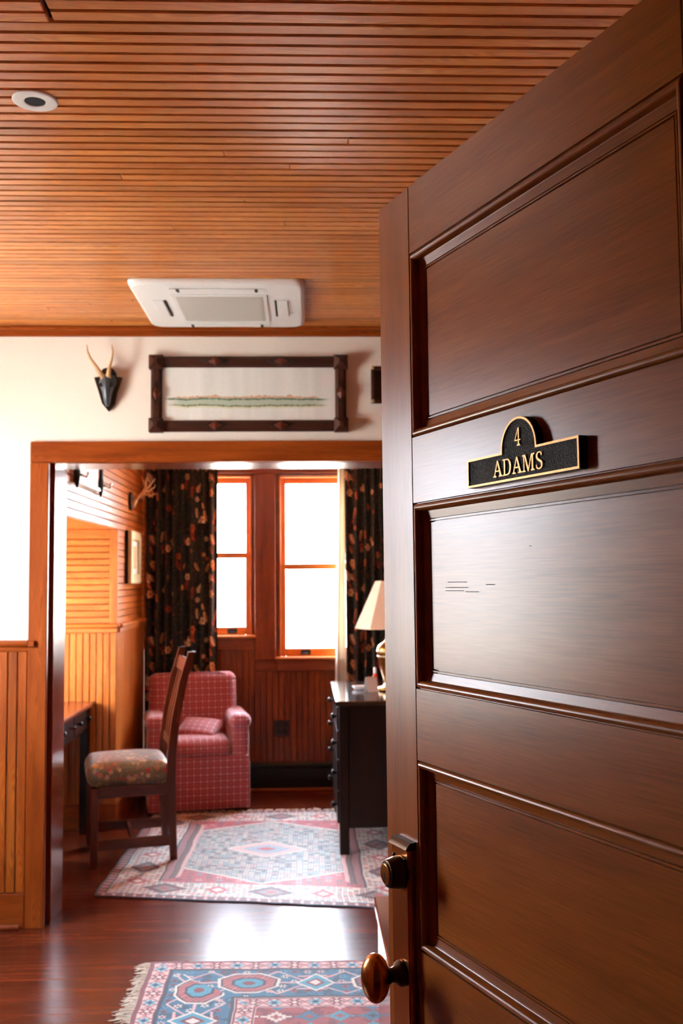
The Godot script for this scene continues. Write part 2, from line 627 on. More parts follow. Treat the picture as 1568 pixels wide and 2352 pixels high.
# ---------------------------------------------------------------- materials
func make_materials() -> void:
	var fir := wood_img(1, rgb(116, 60, 26), rgb(164, 98, 47), rgb(198, 132, 72), 0.006, 0.20, 0.16, 0.34)
	var oak := wood_img(6, rgb(160, 92, 44), rgb(214, 142, 76), rgb(236, 174, 106), 0.006, 0.20, 0.16, 0.34)
	var mahog := wood_img(2, rgb(90, 42, 11), rgb(134, 68, 20), rgb(166, 92, 32), 0.0018, 0.07, 0.16, 0.20)
	var flr := wood_img(3, rgb(58, 22, 10), rgb(100, 42, 19), rgb(134, 64, 30), 0.004, 0.16, 0.2, 0.32)
	var dark := wood_img(4, rgb(26, 14, 9), rgb(46, 25, 16), rgb(66, 38, 24), 0.004, 0.16, 0.2, 0.3)
	wood("ceiling_wood", oak, 0.30, rgb(255, 234, 200), 0.68)
	wood("wall_wood", oak, 0.32, rgb(228, 192, 138), 0.5)
	wood("near_wainscot", fir, 0.34, rgb(255, 208, 140), 0.45)
	wood("trim_wood", fir, 0.30, rgb(228, 178, 128), 0.45)
	wood("red_wood", fir, 0.34, rgb(204, 156, 118), 0.45)
	wood("jamb_wood", fir, 0.2, rgb(190, 140, 116), 0.5)
	wood("door_wood", mahog, 0.29, Color.WHITE, 0.30)
	wood("floor_wood", flr, 0.26, rgb(255, 236, 225), 0.5)
	wood("dark_wood", dark, 0.3, Color(0.6, 0.5, 0.45), 0.4)
	wood("chair_wood", dark, 0.26, rgb(255, 235, 225), 0.5)
	M.chair_wood.albedo_color = Color(1.6, 1.25, 1.1)
	wood("frame_wood", dark, 0.5, Color.WHITE, 0.4)
	M.frame_wood.albedo_color = Color(1.3, 1.08, 1.0)
	wood("lozenge_wood", dark, 0.4, Color(2.0, 1.55, 1.4), 0.5)
	wood("chest_wood", dark, 0.12, Color(2.0, 1.6, 1.5), 0.85)
	wood("polished_top", dark, 0.14, Color.WHITE, 0.65)
	wood("desk_top", fir, 0.25, rgb(200, 160, 140), 0.5)
	plain("plaster", rgb(240, 233, 222), 0.85)
	plain("hall_plaster", rgb(150, 112, 80), 0.9)
	plain("gap_dark", rgb(40, 20, 10), 0.9)
	plain("ac_white", rgb(238, 238, 235), 0.35)
	plain("ac_grille", rgb(206, 202, 194), 0.6)
	plain("ac_slot", rgb(34, 32, 30), 0.8)
	plain("lamp_ring", rgb(228, 224, 220), 0.5)
	plain("black_void", rgb(10, 10, 10), 0.9)
	plain("bronze", rgb(190, 120, 58), 0.24, 1.0)
	plain("bronze_dark", rgb(70, 48, 30), 0.34, 1.0)
	plain("plate_black", rgb(6, 7, 6), 0.3, 0.0, 0.25)
	plain("plate_gold", rgb(176, 118, 54), 0.42, 0.55)
	plain("brass", rgb(176, 128, 62), 0.22, 1.0)
	plain("steel", rgb(190, 190, 188), 0.2, 1.0)
	plain("bone", rgb(206, 168, 118), 0.55)
	plain("antler_bone", rgb(188, 140, 92), 0.6)
	plain("skull_black", rgb(66, 80, 92), 0.28, 0.0, 0.65)
	plain("plaque_black", rgb(26, 17, 13), 0.3)
	plain("green_plaque", rgb(34, 44, 40), 0.35)
	plain("mat_gold", rgb(196, 176, 130), 0.5, 0.2)
	plain("paper", rgb(236, 234, 228), 0.8)
	plain("lead", rgb(58, 56, 54), 0.6)
	plain("latch", rgb(40, 38, 34), 0.4, 0.6)
	plain("outlet_brown", rgb(52, 26, 16), 0.4)
	plain("outlet_face", rgb(22, 12, 9), 0.5)
	plain("red_label", rgb(196, 62, 28), 0.5)
	plain("white_plastic", rgb(232, 234, 236), 0.35)
	plain("fringe", rgb(206, 190, 170), 0.9)
	plain("lining", rgb(214, 202, 186), 0.85)
	M.lining.backlight_enabled = true
	M.lining.backlight = rgb(150, 140, 125)
	var shade := plain("shade_cloth", rgb(232, 206, 178), 0.85)
	shade.backlight_enabled = true
	shade.backlight = rgb(200, 170, 140)
	var glass := plain("pane_glass", Color(1, 1, 1, 0.05), 0.02)
	glass.transparency = BaseMaterial3D.TRANSPARENCY_ALPHA
	var mirror := plain("mirror", rgb(226, 230, 230), 0.06, 1.0)
	mirror.metallic_specular = 0.5
	var cur := plain("curtain_cloth", Color.WHITE, 0.8)
	cur.albedo_texture = curtain_img()
	cur.uv1_scale = Vector3(1, 1, 1)
	var pl := plain("plaid", Color.WHITE, 0.65)
	pl.rim_enabled = true
	pl.rim = 1.0
	pl.albedo_texture = plaid_img()
	pl.uv1_triplanar = true
	pl.uv1_triplanar_sharpness = 6.0
	pl.uv1_scale = Vector3.ONE / 0.043
	var se := plain("seat_cloth", Color.WHITE, 0.34, 0.0, 0.7)
	se.albedo_texture = seat_img()
	se.rim_enabled = true
	se.rim = 0.7
	se.uv1_triplanar = true
	se.uv1_triplanar_sharpness = 4.0
	se.uv1_scale = Vector3.ONE / 0.36
	var pr := plain("print_paper", Color.WHITE, 0.6)
	pr.albedo_texture = print_img()
	pr.texture_repeat = false
	# hammered field of the name plate
	var nt := NoiseTexture2D.new()
	var fn := FastNoiseLite.new()
	fn.frequency = 0.06
	fn.seed = 2
	nt.noise = fn
	nt.width = 256
	nt.height = 256
	nt.as_normal_map = true
	nt.bump_strength = 10.0
	M.plate_black.normal_enabled = true
	M.plate_black.normal_texture = nt
	M.plate_black.normal_scale = 0.9
	M.plate_black.uv1_triplanar = true
	M.plate_black.uv1_scale = Vector3.ONE * 20.0

# ---------------------------------------------------------------- entry
func _ready() -> void:
	rng.seed = 4
	# camera: standing in the hall, looking through the open door
	var cam := Camera3D.new()
	cam.name = "camera"
	add_child(cam)
	var att := CameraAttributesPhysical.new()
	att.frustum_focal_length = 12.0 / tan(deg_to_rad(27.082))
	att.frustum_focus_distance = 1.55
	att.exposure_aperture = 5.4
	att.frustum_near = 0.05
	att.frustum_far = 200.0
	cam.attributes = att
	var yaw := 0.0366
	var tilt := 0.0673
	var roll := -0.0083
	var by := Basis(Vector3(cos(yaw), 0, sin(yaw)), Vector3(0, 1, 0), Vector3(-sin(yaw), 0, cos(yaw)))
	var bt := Basis(Vector3(1, 0, 0), Vector3(0, cos(tilt), sin(tilt)), Vector3(0, -sin(tilt), cos(tilt)))
	var br := Basis(Vector3(cos(roll), sin(roll), 0), Vector3(-sin(roll), cos(roll), 0), Vector3(0, 0, 1))
	cam.transform = Transform3D(by * bt * br, Vector3(0, 1.5, 0))
	cam.current = true
	# sky: bright overcast
	var we := WorldEnvironment.new()
	we.name = "world"
	add_child(we)
	var env := Environment.new()
	env.background_mode = Environment.BG_SKY
	var sm := ProceduralSkyMaterial.new()
	sm.sky_top_color = Color(0.80, 0.88, 0.96)
	sm.sky_horizon_color = Color(0.95, 0.97, 1.0)
	sm.ground_horizon_color = Color(0.97, 0.97, 0.95)
	sm.ground_bottom_color = Color(0.80, 0.79, 0.76)
	sm.sky_curve = 0.3
	env.sky = Sky.new()
	env.sky.sky_material = sm
	env.background_energy_multiplier = 22.0
	env.tonemap_mode = Environment.TONE_MAPPER_LINEAR
	env.tonemap_exposure = 4.4
	env.sdfgi_enabled = true
	env.ssao_enabled = true
	env.ssil_enabled = true
	we.environment = env
	make_materials()
	build_near_room()
	build_far_room()
	build_hall()
	build_door()
	build_windows()
	build_near_things()
	build_far_things()

const ZB := -4.52   # partition wall, near face
const ZF := -7.28   # window wall of the far room
const YC := 2.653   # ceiling
const XL := -2.25   # left wall of the near room
const XR := 2.3
const XA := -1.16   # left wall of the far room

func slab(called: String, lo: Vector3, hi: Vector3, m: Material, parent: Node3D, g := 0) -> MeshInstance3D:
	var st := mb()
	bb(st, lo, hi, 0.0, g)
	return part(called, st, m, parent)

# a run of narrow boards laid side by side; a = axis they run along, b = axis they are laid along, c = facing axis
func boards(parent: Node3D, mat: Material, lo: Vector3, hi: Vector3, run: int, lay: int, pitch: float, gap: float, bev: float, v := 0.1) -> void:
	var n := maxi(1, roundi((hi[lay] - lo[lay]) / pitch))
	var p := (hi[lay] - lo[lay]) / n
	for k in n:
		var a := lo
		var b := hi
		a[lay] = lo[lay] + p * k + gap * 0.5
		b[lay] = lo[lay] + p * (k + 1) - gap * 0.5
		var st := mb()
		bb(st, a, b, bev, run, uvr(), tint(v))
		part("board", st, mat, parent)

func build_near_room() -> void:
	# ---- floor: narrow strips running across, through both rooms
	var fl := struct("floor", "glossy red-brown strip wood floor running through both rooms", "floor")
	slab("subfloor", Vector3(-2.6, -0.2, -7.5), Vector3(2.6, -0.022, 1.7), M.gap_dark, fl)
	var z := -7.4
	var k := 0
	while z < -1.75:
		var zn := z + 0.062
		var cut := rng.randf_range(-2.0, 2.0)
		for seg in [[-2.4, cut], [cut, 2.4]]:
			if seg[1] - seg[0] < 0.15: continue
			var st := mb()
			bb(st, Vector3(seg[0] + 0.0004, -0.022, z + 0.0005), Vector3(seg[1] - 0.0004, 0.0, zn - 0.0003), 0.0005, 0, uvr(), tint(0.26))
			part("plank", st, M.floor_wood, fl)
		z = zn
		k += 1
	slab("planks_by_the_door", Vector3(-2.4, -0.022, z), Vector3(2.4, 0.0, 1.6), M.floor_wood, fl)
	# ---- ceiling: narrow beaded strips with deep grooves
	var ce := struct("ceiling", "varnished narrow strip board ceiling with dark grooves", "ceiling")
	slab("deck", Vector3(XL - 0.2, YC + 0.012, ZB - 0.3), Vector3(XR + 0.2, YC + 0.2, -0.85), M.gap_dark, ce)
	z = ZB
	var pitch := 0.0411
	var hatch_x := -0.515
	var hatch_z := -2.012
	while z < -1.02:
		var zn := z + pitch
		var spans := [[XL, XR]]
		if z > hatch_z - 0.01: spans = [[XL, hatch_x - 0.004], [hatch_x + 0.004, XR]]
		elif rng.randf() < 0.5:
			var cut := rng.randf_range(-1.2, 1.2)
			spans = [[XL, cut - 0.0003], [cut + 0.0003, XR]]
		for s in spans:
			var st := mb()
			var up := 0.0
			if z > hatch_z - 0.01 and s[1] < 0.0: up = -0.004
			var dz := rng.randf_range(-0.0006, 0.0006)
			bb(st, Vector3(s[0], YC + up + dz, z + 0.0034), Vector3(s[1], YC + 0.014, zn - 0.0034), 0.0024, 0, uvr(), tint(0.18))
			part("board", st, M.ceiling_wood, ce)
		z = zn
	# ---- partition wall with the wide cased opening
	var wb := struct("wall_back", "white plaster partition wall with a wide cased opening", "wall")
	slab("plaster", Vector3(XL, 0, ZB - 0.22), Vector3(-1.165, YC + 0.01, ZB), M.plaster, wb)
	slab("plaster", Vector3(0.885, 0, ZB - 0.22), Vector3(XR, YC + 0.01, ZB), M.plaster, wb)
	slab("plaster", Vector3(-1.165, 2.055, ZB - 0.22), Vector3(0.885, YC + 0.01, ZB), M.plaster, wb)
	# ---- casing and jambs
	var tc := struct("trim_1", "orange-brown wooden casing and jambs round the wide opening", "door casing")
	var s2 := mb()
	bb(s2, Vector3(-1.226, 0.0, ZB), Vector3(-1.143, 2.033, ZB + 0.022), 0.003, 1, Vector2(0.3, 0.05))
	part("casing", s2, M.trim_wood, tc)
	s2 = mb()
	bb(s2, Vector3(0.868, 0.0, ZB), Vector3(0.952, 2.033, ZB + 0.022), 0.003, 1, Vector2(0.9, 0.1))
	part("casing", s2, M.trim_wood, tc)
	s2 = mb()
	bb(s2, Vector3(-1.226, 2.0335, ZB), Vector3(0.952, 2.128, ZB + 0.022), 0.003, 0, Vector2(0.1, 0.02))
	part("head_casing", s2, M.trim_wood, tc)
	s2 = mb()
	bb(s2, Vector3(-1.165, 0.0, ZB - 0.25), Vector3(-1.128, 2.03, ZB - 0.035), 0.002, 1, Vector2(0.5, 0.0))
	part("jamb", s2, M.jamb_wood, tc)
	s2 = mb()
	bb(s2, Vector3(0.853, 0.0, ZB - 0.25), Vector3(0.885, 2.03, ZB - 0.035), 0.002, 1, Vector2(1.1, 0.05))
	part("jamb", s2, M.jamb_wood, tc)
	s2 = mb()
	bb(s2, Vector3(-1.165, 2.0305, ZB - 0.25), Vector3(0.885, 2.056, ZB - 0.0), 0.002, 0, Vector2(0.2, 0.1))
	part("head_jamb", s2, M.jamb_wood, tc)
	# ---- crown strip under the ceiling
	var cr := struct("trim_2", "dark orange wooden strip between ceiling boards and plaster wall", "moulding")
	s2 = mb()
	bb(s2, Vector3(XL, 2.608, ZB), Vector3(XR, YC - 0.001, ZB + 0.016), 0.004, 0, Vector2(0.4, 0.03))
	part("strip", s2, M.trim_wood, cr)
	s2 = mb()
	bb(s2, Vector3(XL, 2.632, ZB + 0.016), Vector3(XR, YC - 0.001, ZB + 0.032), 0.005, 0, Vector2(1.4, 0.13))
	part("strip", s2, M.trim_wood, cr)
	# ---- wainscot left of the opening
	var wn := struct("wainscot_left", "orange beadboard wainscot below the white wall beside the opening", "wainscot")
	boards(wn, M.near_wainscot, Vector3(XL, 0.15, ZB), Vector3(-1.228, 1.195, ZB + 0.014), 1, 0, 0.0425, 0.0045, 0.0028, 0.12)
	var rl := struct("trim_3", "brown rounded chair rail on top of the near wainscot", "chair rail")
	s2 = mb()
	var prof := []
	for q in [[0.0, 0.052], [0.026, 0.052], [0.036, 0.047], [0.040, 0.038], [0.036, 0.029], [0.026, 0.024], [0.022, 0.02], [0.02, 0.006], [0.014, 0.0], [0.0, 0.0]]:
		prof.append(Vector2(q[0], q[1]))
	for e in [[XL, -1.226], ]:
		prism(s2, PackedVector2Array(prof), e[0], e[1], Transform3D(Basis(Vector3(0, 0, 1), Vector3(0, 1, 0), Vector3(1, 0, 0)), Vector3(0, 1.192, ZB)), Color.WHITE, 0)
	part("rail", s2, M.trim_wood, rl)
	s2 = mb()
	bb(s2, Vector3(-1.226, 1.212, ZB + 0.0222), Vector3(-1.19, 1.243, ZB + 0.038), 0.006, 0)
	part("rail_end", s2, M.trim_wood, rl)
	var bs := struct("baseboard_left", "dark orange baseboard with a cap beside the opening", "baseboard")
	s2 = mb()
	bb(s2, Vector3(XL, 0.0, ZB), Vector3(-1.228, 0.148, ZB + 0.02), 0.003, 0, Vector2(0.2, 0.02))
	part("board", s2, M.trim_wood, bs)
	s2 = mb()
	bb(s2, Vector3(XL, 0.0, ZB + 0.02), Vector3(-1.24, 0.02, ZB + 0.036), 0.006, 0, Vector2(0.2, 0.12))
	part("shoe", s2, M.trim_wood, bs)
	# ---- left wall with a window opening (outside the frame, the window that lights this room)
	var wl := struct("wall_left", "white plaster wall with a daylight window in the near room", "wall")
	var x0 := XL - 0.2
	slab("plaster", Vector3(x0, 0, ZB - 0.22), Vector3(XL, 0.95, -0.85), M.plaster, wl)
	slab("plaster", Vector3(x0, 2.25, ZB - 0.22), Vector3(XL, YC + 0.1, -0.85), M.plaster, wl)
	slab("plaster", Vector3(x0, 0.95, ZB - 0.22), Vector3(XL, 2.25, -3.73), M.plaster, wl)
	slab("plaster", Vector3(x0, 0.95, -3.12), Vector3(XL, 2.25, -0.85), M.plaster, wl)
	slab("panelling", Vector3(XL, 0.0, ZB + 0.04), Vector3(XL + 0.016, 0.93, -1.0), M.wall_wood, wl, 1)
	slab("panelling", Vector3(XL, 0.93, ZB + 0.04), Vector3(XL + 0.016, 1.19, -3.79), M.wall_wood, wl, 1)
	slab("panelling", Vector3(XL, 0.93, -3.06), Vector3(XL + 0.016, 1.19, -1.0), M.wall_wood, wl, 1)
	var wr := struct("wall_right", "wood panelled wall on the far side of the open door", "wall")
	slab("panelling", Vector3(XR, 0, ZB - 0.22), Vector3(XR + 0.2, YC + 0.1, -0.85), M.red_wood, wr, 1)
	# front wall with the doorway the camera looks through
	var wf := struct("wall_front", "wood panelled wall holding the doorway to the hall", "wall")
	slab("panelling", Vector3(XL, 0, -1.0), Vector3(-0.46, YC + 0.1, -0.86), M.red_wood, wf)
	slab("panelling", Vector3(0.50, 0, -1.0), Vector3(XR, YC + 0.1, -0.86), M.red_wood, wf)
	slab("panelling", Vector3(-0.46, 2.2, -1.0), Vector3(0.50, YC + 0.1, -0.86), M.red_wood, wf)

func build_hall() -> void:
	var h := struct("wall_hall", "plain hall walls behind the viewpoint", "wall")
	slab("plaster", Vector3(-1.6, 0, -0.86), Vector3(-1.4, YC, 1.6), M.hall_plaster, h)
	slab("plaster", Vector3(1.4, 0, -0.86), Vector3(1.6, YC, 1.6), M.hall_plaster, h)
	slab("plaster", Vector3(-1.6, 0, 1.4), Vector3(1.6, YC, 1.6), M.hall_plaster, h)
	var hc := struct("ceiling_hall", "hall ceiling", "ceiling")
	slab("boards", Vector3(-1.6, YC, -0.86), Vector3(1.6, YC + 0.2, 1.6), M.ceiling_wood, hc)

func build_far_room() -> void:
	var zb := ZB - 0.22
	# shell
	var c := struct("ceiling_far", "wooden ceiling of the far room", "ceiling")
	slab("boards", Vector3(-2.4, YC, ZF - 0.2), Vector3(1.8, YC + 0.2, zb), M.ceiling_wood, c)
	var wr := struct("wall_far_right", "wood panelled right wall of the far room", "wall")
	slab("panelling", Vector3(1.6, 0, ZF - 0.2), Vector3(1.8, YC, zb), M.red_wood, wr, 1)
	# left wall above and beside the alcove: horizontal boards
	var wl := struct("wall_far_left", "orange horizontal board wall with an alcove below", "wall")
	slab("backing", Vector3(XA - 0.15, 1.83, zb), Vector3(XA - 0.014, YC, ZF), M.gap_dark, wl)
	slab("backing", Vector3(XA - 0.15, 0.0, ZF), Vector3(XA - 0.014, 1.83, -6.255), M.gap_dark, wl)
	boards(wl, M.wall_wood, Vector3(XA - 0.016, 1.822, ZF), Vector3(XA, YC, zb), 2, 1, 0.0415, 0.004, 0.003, 0.1)
	boards(wl, M.wall_wood, Vector3(XA - 0.016, 1.236, ZF), Vector3(XA, 1.822, -6.262), 2, 1, 0.0415, 0.004, 0.003, 0.1)
	boards(wl, M.wall_wood, Vector3(XA - 0.016, 0.15, ZF), Vector3(XA, 1.19, -6.24), 1, 2, 0.0415, 0.004, 0.003, 0.1)
	# alcove: far side faces the camera
	var wa := struct("wall_alcove", "bright orange board side wall of the desk alcove", "wall")
	slab("backing", Vector3(-2.1, 0, -6.40), Vector3(XA - 0.02, 1.83, -6.256), M.gap_dark, wa)
	boards(wa, M.wall_wood, Vector3(-2.1, 1.24, -6.256), Vector3(XA - 0.045, 1.80, -6.242), 0, 1, 0.041, 0.004, 0.003, 0.1)
	boards(wa, M.wall_wood, Vector3(-2.1, 0.15, -6.256), Vector3(XA - 0.0, 1.19, -6.24), 1, 0, 0.0405, 0.004, 0.003, 0.12)
	slab("soffit", Vector3(-2.1, 1.822, -6.256), Vector3(XA - 0.016, 1.84, zb), M.wall_wood, wa)
	var st := mb()
	bb(st, Vector3(XA - 0.045, 1.238, -6.262), Vector3(XA + 0.002, 1.822, -6.236), 0.003, 1, Vector2(0.7, 0.1))
	part("corner_stile", st, M.wall_wood, wa)
	st = mb()
	bb(st, Vector3(-2.1, 1.795, -6.256), Vector3(XA - 0.045, 1.822, -6.238), 0.003, 0, Vector2(0.7, 0.1))
	part("top_stile", st, M.wall_wood, wa)
	# alcove left wall with a low window above the desk (hidden behind the jamb)
	var wz := struct("wall_alcove_left", "outer wall of the desk alcove with a low window", "wall")
	slab("boards", Vector3(-2.3, 0, -6.4), Vector3(-2.1, 0.92, zb), M.wall_wood, wz, 2)
	slab("boards", Vector3(-2.3, 1.72, -6.4), Vector3(-2.1, YC, zb), M.wall_wood, wz, 2)
	slab("boards", Vector3(-2.3, 0.92, -6.4), Vector3(-2.1, 1.72, -5.98), M.wall_wood, wz, 1)
	slab("boards", Vector3(-2.3, 0.92, -5.25), Vector3(-2.1, 1.72, zb), M.wall_wood, wz, 1)
	# chair rail through the alcove and on to the corner
	var tr := struct("trim_4", "orange chair rail round the desk alcove and far left wall", "chair rail")
	st = mb()
	bb(st, Vector3(-2.1, 1.216, -6.256), Vector3(XA + 0.018, 1.24, -6.205), 0.008, 0, Vector2(0.1, 0.1))
	part("rail", st, M.wall_wood, tr)
	st = mb()
	bb(st, Vector3(-2.1, 1.186, -6.256), Vector3(XA + 0.006, 1.216, -6.222), 0.004, 0, Vector2(0.9, 0.0))
	part("rail_moulding", st, M.wall_wood, tr)
	st = mb()
	bb(st, Vector3(XA - 0.01, 1.216, ZF), Vector3(XA + 0.036, 1.24, -6.256), 0.008, 2, Vector2(0.1, 0.1))
	part("rail", st, M.wall_wood, tr)
	st = mb()
	bb(st, Vector3(XA - 0.01, 1.186, ZF), Vector3(XA + 0.018, 1.216, -6.256), 0.004, 2, Vector2(0.1, 0.1))
	part("rail_moulding", st, M.wall_wood, tr)
	var b0 := struct("baseboard_alcove", "orange baseboard round the desk alcove", "baseboard")
	st = mb()
	bb(st, Vector3(-2.1, 0.0, -6.256), Vector3(XA + 0.004, 0.15, -6.236), 0.003, 0)
	part("board", st, M.trim_wood, b0)
	st = mb()
	bb(st, Vector3(XA - 0.016, 0.0, ZF), Vector3(XA + 0.006, 0.15, -6.256), 0.003, 2)
	part("board", st, M.trim_wood, b0)
	# window wall
	var wf := struct("wall_far", "red-brown beadboard window wall of the far room", "wall")
	var zo := ZF - 0.16
	for r in [[-1.3, 0.0, -0.98, YC], [-0.98, 0.0, -0.387, 1.10], [-0.98, 2.265, -0.387, YC], [-0.387, 0.0, -0.189, YC], [-0.189, 0.0, 0.42, 0.942], [-0.189, 2.265, 0.42, YC], [0.42, 0.0, 1.7, YC]]:
		slab("wall_core", Vector3(r[0], r[1], zo), Vector3(r[2], r[3], ZF - 0.012), M.red_wood, wf)
	boards(wf, M.red_wood, Vector3(XA, 0.2, ZF - 0.012), Vector3(-0.365, 1.012, ZF + 0.002), 1, 0, 0.0425, 0.004, 0.003, 0.1)
	boards(wf, M.red_wood, Vector3(-0.365, 0.2, ZF - 0.012), Vector3(0.66, 0.848, ZF + 0.002), 1, 0, 0.0425, 0.004, 0.003, 0.1)
	var b1 := struct("baseboard_far", "dark stained tall baseboard under the windows", "baseboard")
	st = mb()
	bb(st, Vector3(XA, 0.0, ZF), Vector3(1.6, 0.165, ZF + 0.02), 0.003, 0)
	part("board", st, M.dark_wood, b1)
	st = mb()
	bb(st, Vector3(XA, 0.166, ZF), Vector3(1.6, 0.198, ZF + 0.03), 0.008, 0)
	part("cap", st, M.dark_wood, b1)
	st = mb()
	bb(st, Vector3(XA, 0.0, ZF + 0.02), Vector3(1.6, 0.022, ZF + 0.036), 0.007, 0)
	part("shoe", st, M.trim_wood, b1)

# ---------------------------------------------------------------- windows
# sash window in a wall that faces +z
func sash_window(called: String, label: String, x0: float, x1: float, y0: float, y1: float, meet: float, lead_w: float, lead_h: float, x_in: float) -> Node3D:
	var w := struct(called, label, "window")
	var z := ZF - 0.05
	# frame lining and stops
	var st := mb()
	bb(st, Vector3(x0, y0, ZF - 0.16), Vector3(x0 + 0.012, y1, ZF), 0.001, 1)
	part("frame_side", st, M.wall_wood, w)
	st = mb()
	bb(st, Vector3(x1 - 0.012, y0, ZF - 0.16), Vector3(x1, y1, ZF), 0.001, 1)
	part("frame_side", st, M.wall_wood, w)
	st = mb()
	bb(st, Vector3(x0, y1 - 0.015, ZF - 0.16), Vector3(x1, y1, ZF), 0.001, 0)
	part("frame_head", st, M.wall_wood, w)
	st = mb()
	bb(st, Vector3(x0 - 0.03, y0 - 0.02, ZF - 0.16), Vector3(x1 + 0.03, y0, ZF + 0.05), 0.005, 0)
	part("stool", st, M.wall_wood, w)
	st = mb()
	bb(st, Vector3(x0 - 0.02, y0 - 0.105, ZF - 0.006), Vector3(x1 + 0.02, y0 - 0.02, ZF + 0.016), 0.003, 0)
	part("apron", st, M.red_wood, w)
	for e in [[y0, meet + 0.012, z, "lower_sash"], [meet - 0.03, y1 - 0.015, z - 0.04, "upper_sash"]]:
		var sash := sub(e[3], w)
		var a: float = x0 + 0.012
		var b: float = x1 - 0.012
		var lo: float = e[0]
		var hi: float = e[1]
		var sw := 0.036
		var bot: float = 0.058 if e[3] == "lower_sash" else 0.04
		for q in [[a, a + sw, lo, hi, "stile"], [b - sw, b, lo, hi, "stile"], [a + sw, b - sw, lo, lo + bot, "rail"], [a + sw, b - sw, hi - 0.042, hi, "rail"]]:
			st = mb()
			bb(st, Vector3(q[0], q[2], e[2] - 0.018), Vector3(q[1], q[3], e[2] + 0.018), 0.003, 1 if q[4] == "stile" else 0, uvr())
			part(q[4], st, M.wall_wood, sash)
		st = mb()
		bb(st, Vector3(a + sw, lo + bot, e[2] - 0.002), Vector3(b - sw, hi - 0.042, e[2] + 0.002))
		part("pane", st, M.pane_glass, sash)
		if e[3] == "upper_sash":
			# diamond leading: thin cames with a knot at each crossing
			st = mb()
			var L := a + sw
			var R := b - sw
			var B := lo + bot
			var T := hi - 0.042
			for dirn in [1.0, -1.0]:
				for kk in range(-12, 13):
					var pts := []
					# line (x - x_in)/lead_w - dirn*(y-B)/lead_h = kk
					for t in 41:
						var y: float = lerpf(B, T, t / 40.0)
						var x: float = x_in + lead_w * (kk + dirn * (y - B) / lead_h)
						if x > L and x < R: pts.append(Vector3(x, y, e[2] + 0.003))
					if pts.size() > 1:
						tube(st, [pts[0], pts[pts.size() - 1]], [0.0014, 0.0014], 5)
			var pa := part("leaded_came", st, M.lead, sash)
			pa.set_meta("kind", "stuff")
			for i in range(-8, 9):
				for jn in range(0, 9):
					var kx: float = x_in + lead_w * 0.5 * i
					var ky: float = B + lead_h * 0.5 * jn
					if (i + jn) % 2 != 0: continue
					if kx < L + 0.01 or kx > R - 0.01 or ky > T - 0.01 or ky < B + 0.01: continue
					st = mb()
					lathe(st, [[0.0, -0.004], [0.006, -0.004], [0.007, 0.0], [0.006, 0.004], [0.0, 0.004]], 8, Transform3D(Basis(Vector3.RIGHT, PI / 2), Vector3(kx, ky, e[2] + 0.003)))
					part("came_knot", st, M.lead, sash)
	# sash lift plate
	st = mb()
	var lx := x_in
	bb(st, Vector3(lx - 0.034, y0 + 0.012, z + 0.018), Vector3(lx + 0.034, y0 + 0.046, z + 0.024), 0.002)
	bb(st, Vector3(lx - 0.024, y0 + 0.016, z + 0.024), Vector3(lx + 0.024, y0 + 0.026, z + 0.036), 0.003)
	part("sash_lift", st, M.latch, w)
	return w

func plain_window(called: String, label: String, x0: float, x1: float, y0: float, y1: float, z0: float, z1: float) -> void:
	# window in a wall that faces +x, between z0 < z1
	var w := struct(called, label, "window")
	var xm := (x0 + x1) * 0.5
	var st: SurfaceTool
	for q in [[y0, y1, z0, z0 + 0.05, 1, "stile"], [y0, y1, z1 - 0.05, z1, 1, "stile"], [y0, y0 + 0.06, z0 + 0.05, z1 - 0.05, 2, "rail"], [y1 - 0.05, y1, z0 + 0.05, z1 - 0.05, 2, "rail"], [(y0 + y1) * 0.5 - 0.02, (y0 + y1) * 0.5 + 0.02, z0 + 0.05, z1 - 0.05, 2, "rail"]]:
		st = mb()
		bb(st, Vector3(xm - 0.02, q[0], q[2]), Vector3(xm + 0.02, q[1], q[3]), 0.003, q[4], uvr())
		part(q[5], st, M.trim_wood, w)
	st = mb()
	bb(st, Vector3(xm - 0.002, y0 + 0.06, z0 + 0.05), Vector3(xm + 0.002, y1 - 0.05, z1 - 0.05))
	part("pane", st, M.pane_glass, w)

func build_windows() -> void:
	sash_window("window_1", "shorter sash window with diamond leaded top behind the left curtain", -0.98, -0.387, 1.106, 2.265, 1.69, 0.16, 0.16, -0.53)
	sash_window("window_2", "taller sash window with diamond leaded top beside the right curtain", -0.189, 0.42, 0.948, 2.262, 1.605, 0.2, 0.187, 0.0)
	var t := struct("trim_5", "wide flat red-brown casing between the two sash windows", "window casing")
	var st := mb()
	bb(st, Vector3(-0.365, 0.928, ZF), Vector3(-0.215, 2.275, ZF + 0.022), 0.003, 1)
	part("casing", st, M.red_wood, t)
	st = mb()
	bb(st, Vector3(-1.05, 2.276, ZF), Vector3(0.5, 2.38, ZF + 0.022), 0.003, 0)
	part("head_casing", st, M.red_wood, t)
	plain_window("window_3", "daylight window in the left wall of the near room", XL - 0.2, XL, 0.95, 2.25, -3.73, -3.12)
	plain_window("window_4", "low daylight window above the desk in the alcove", -2.3, -2.1, 0.92, 1.72, -5.98, -5.25)

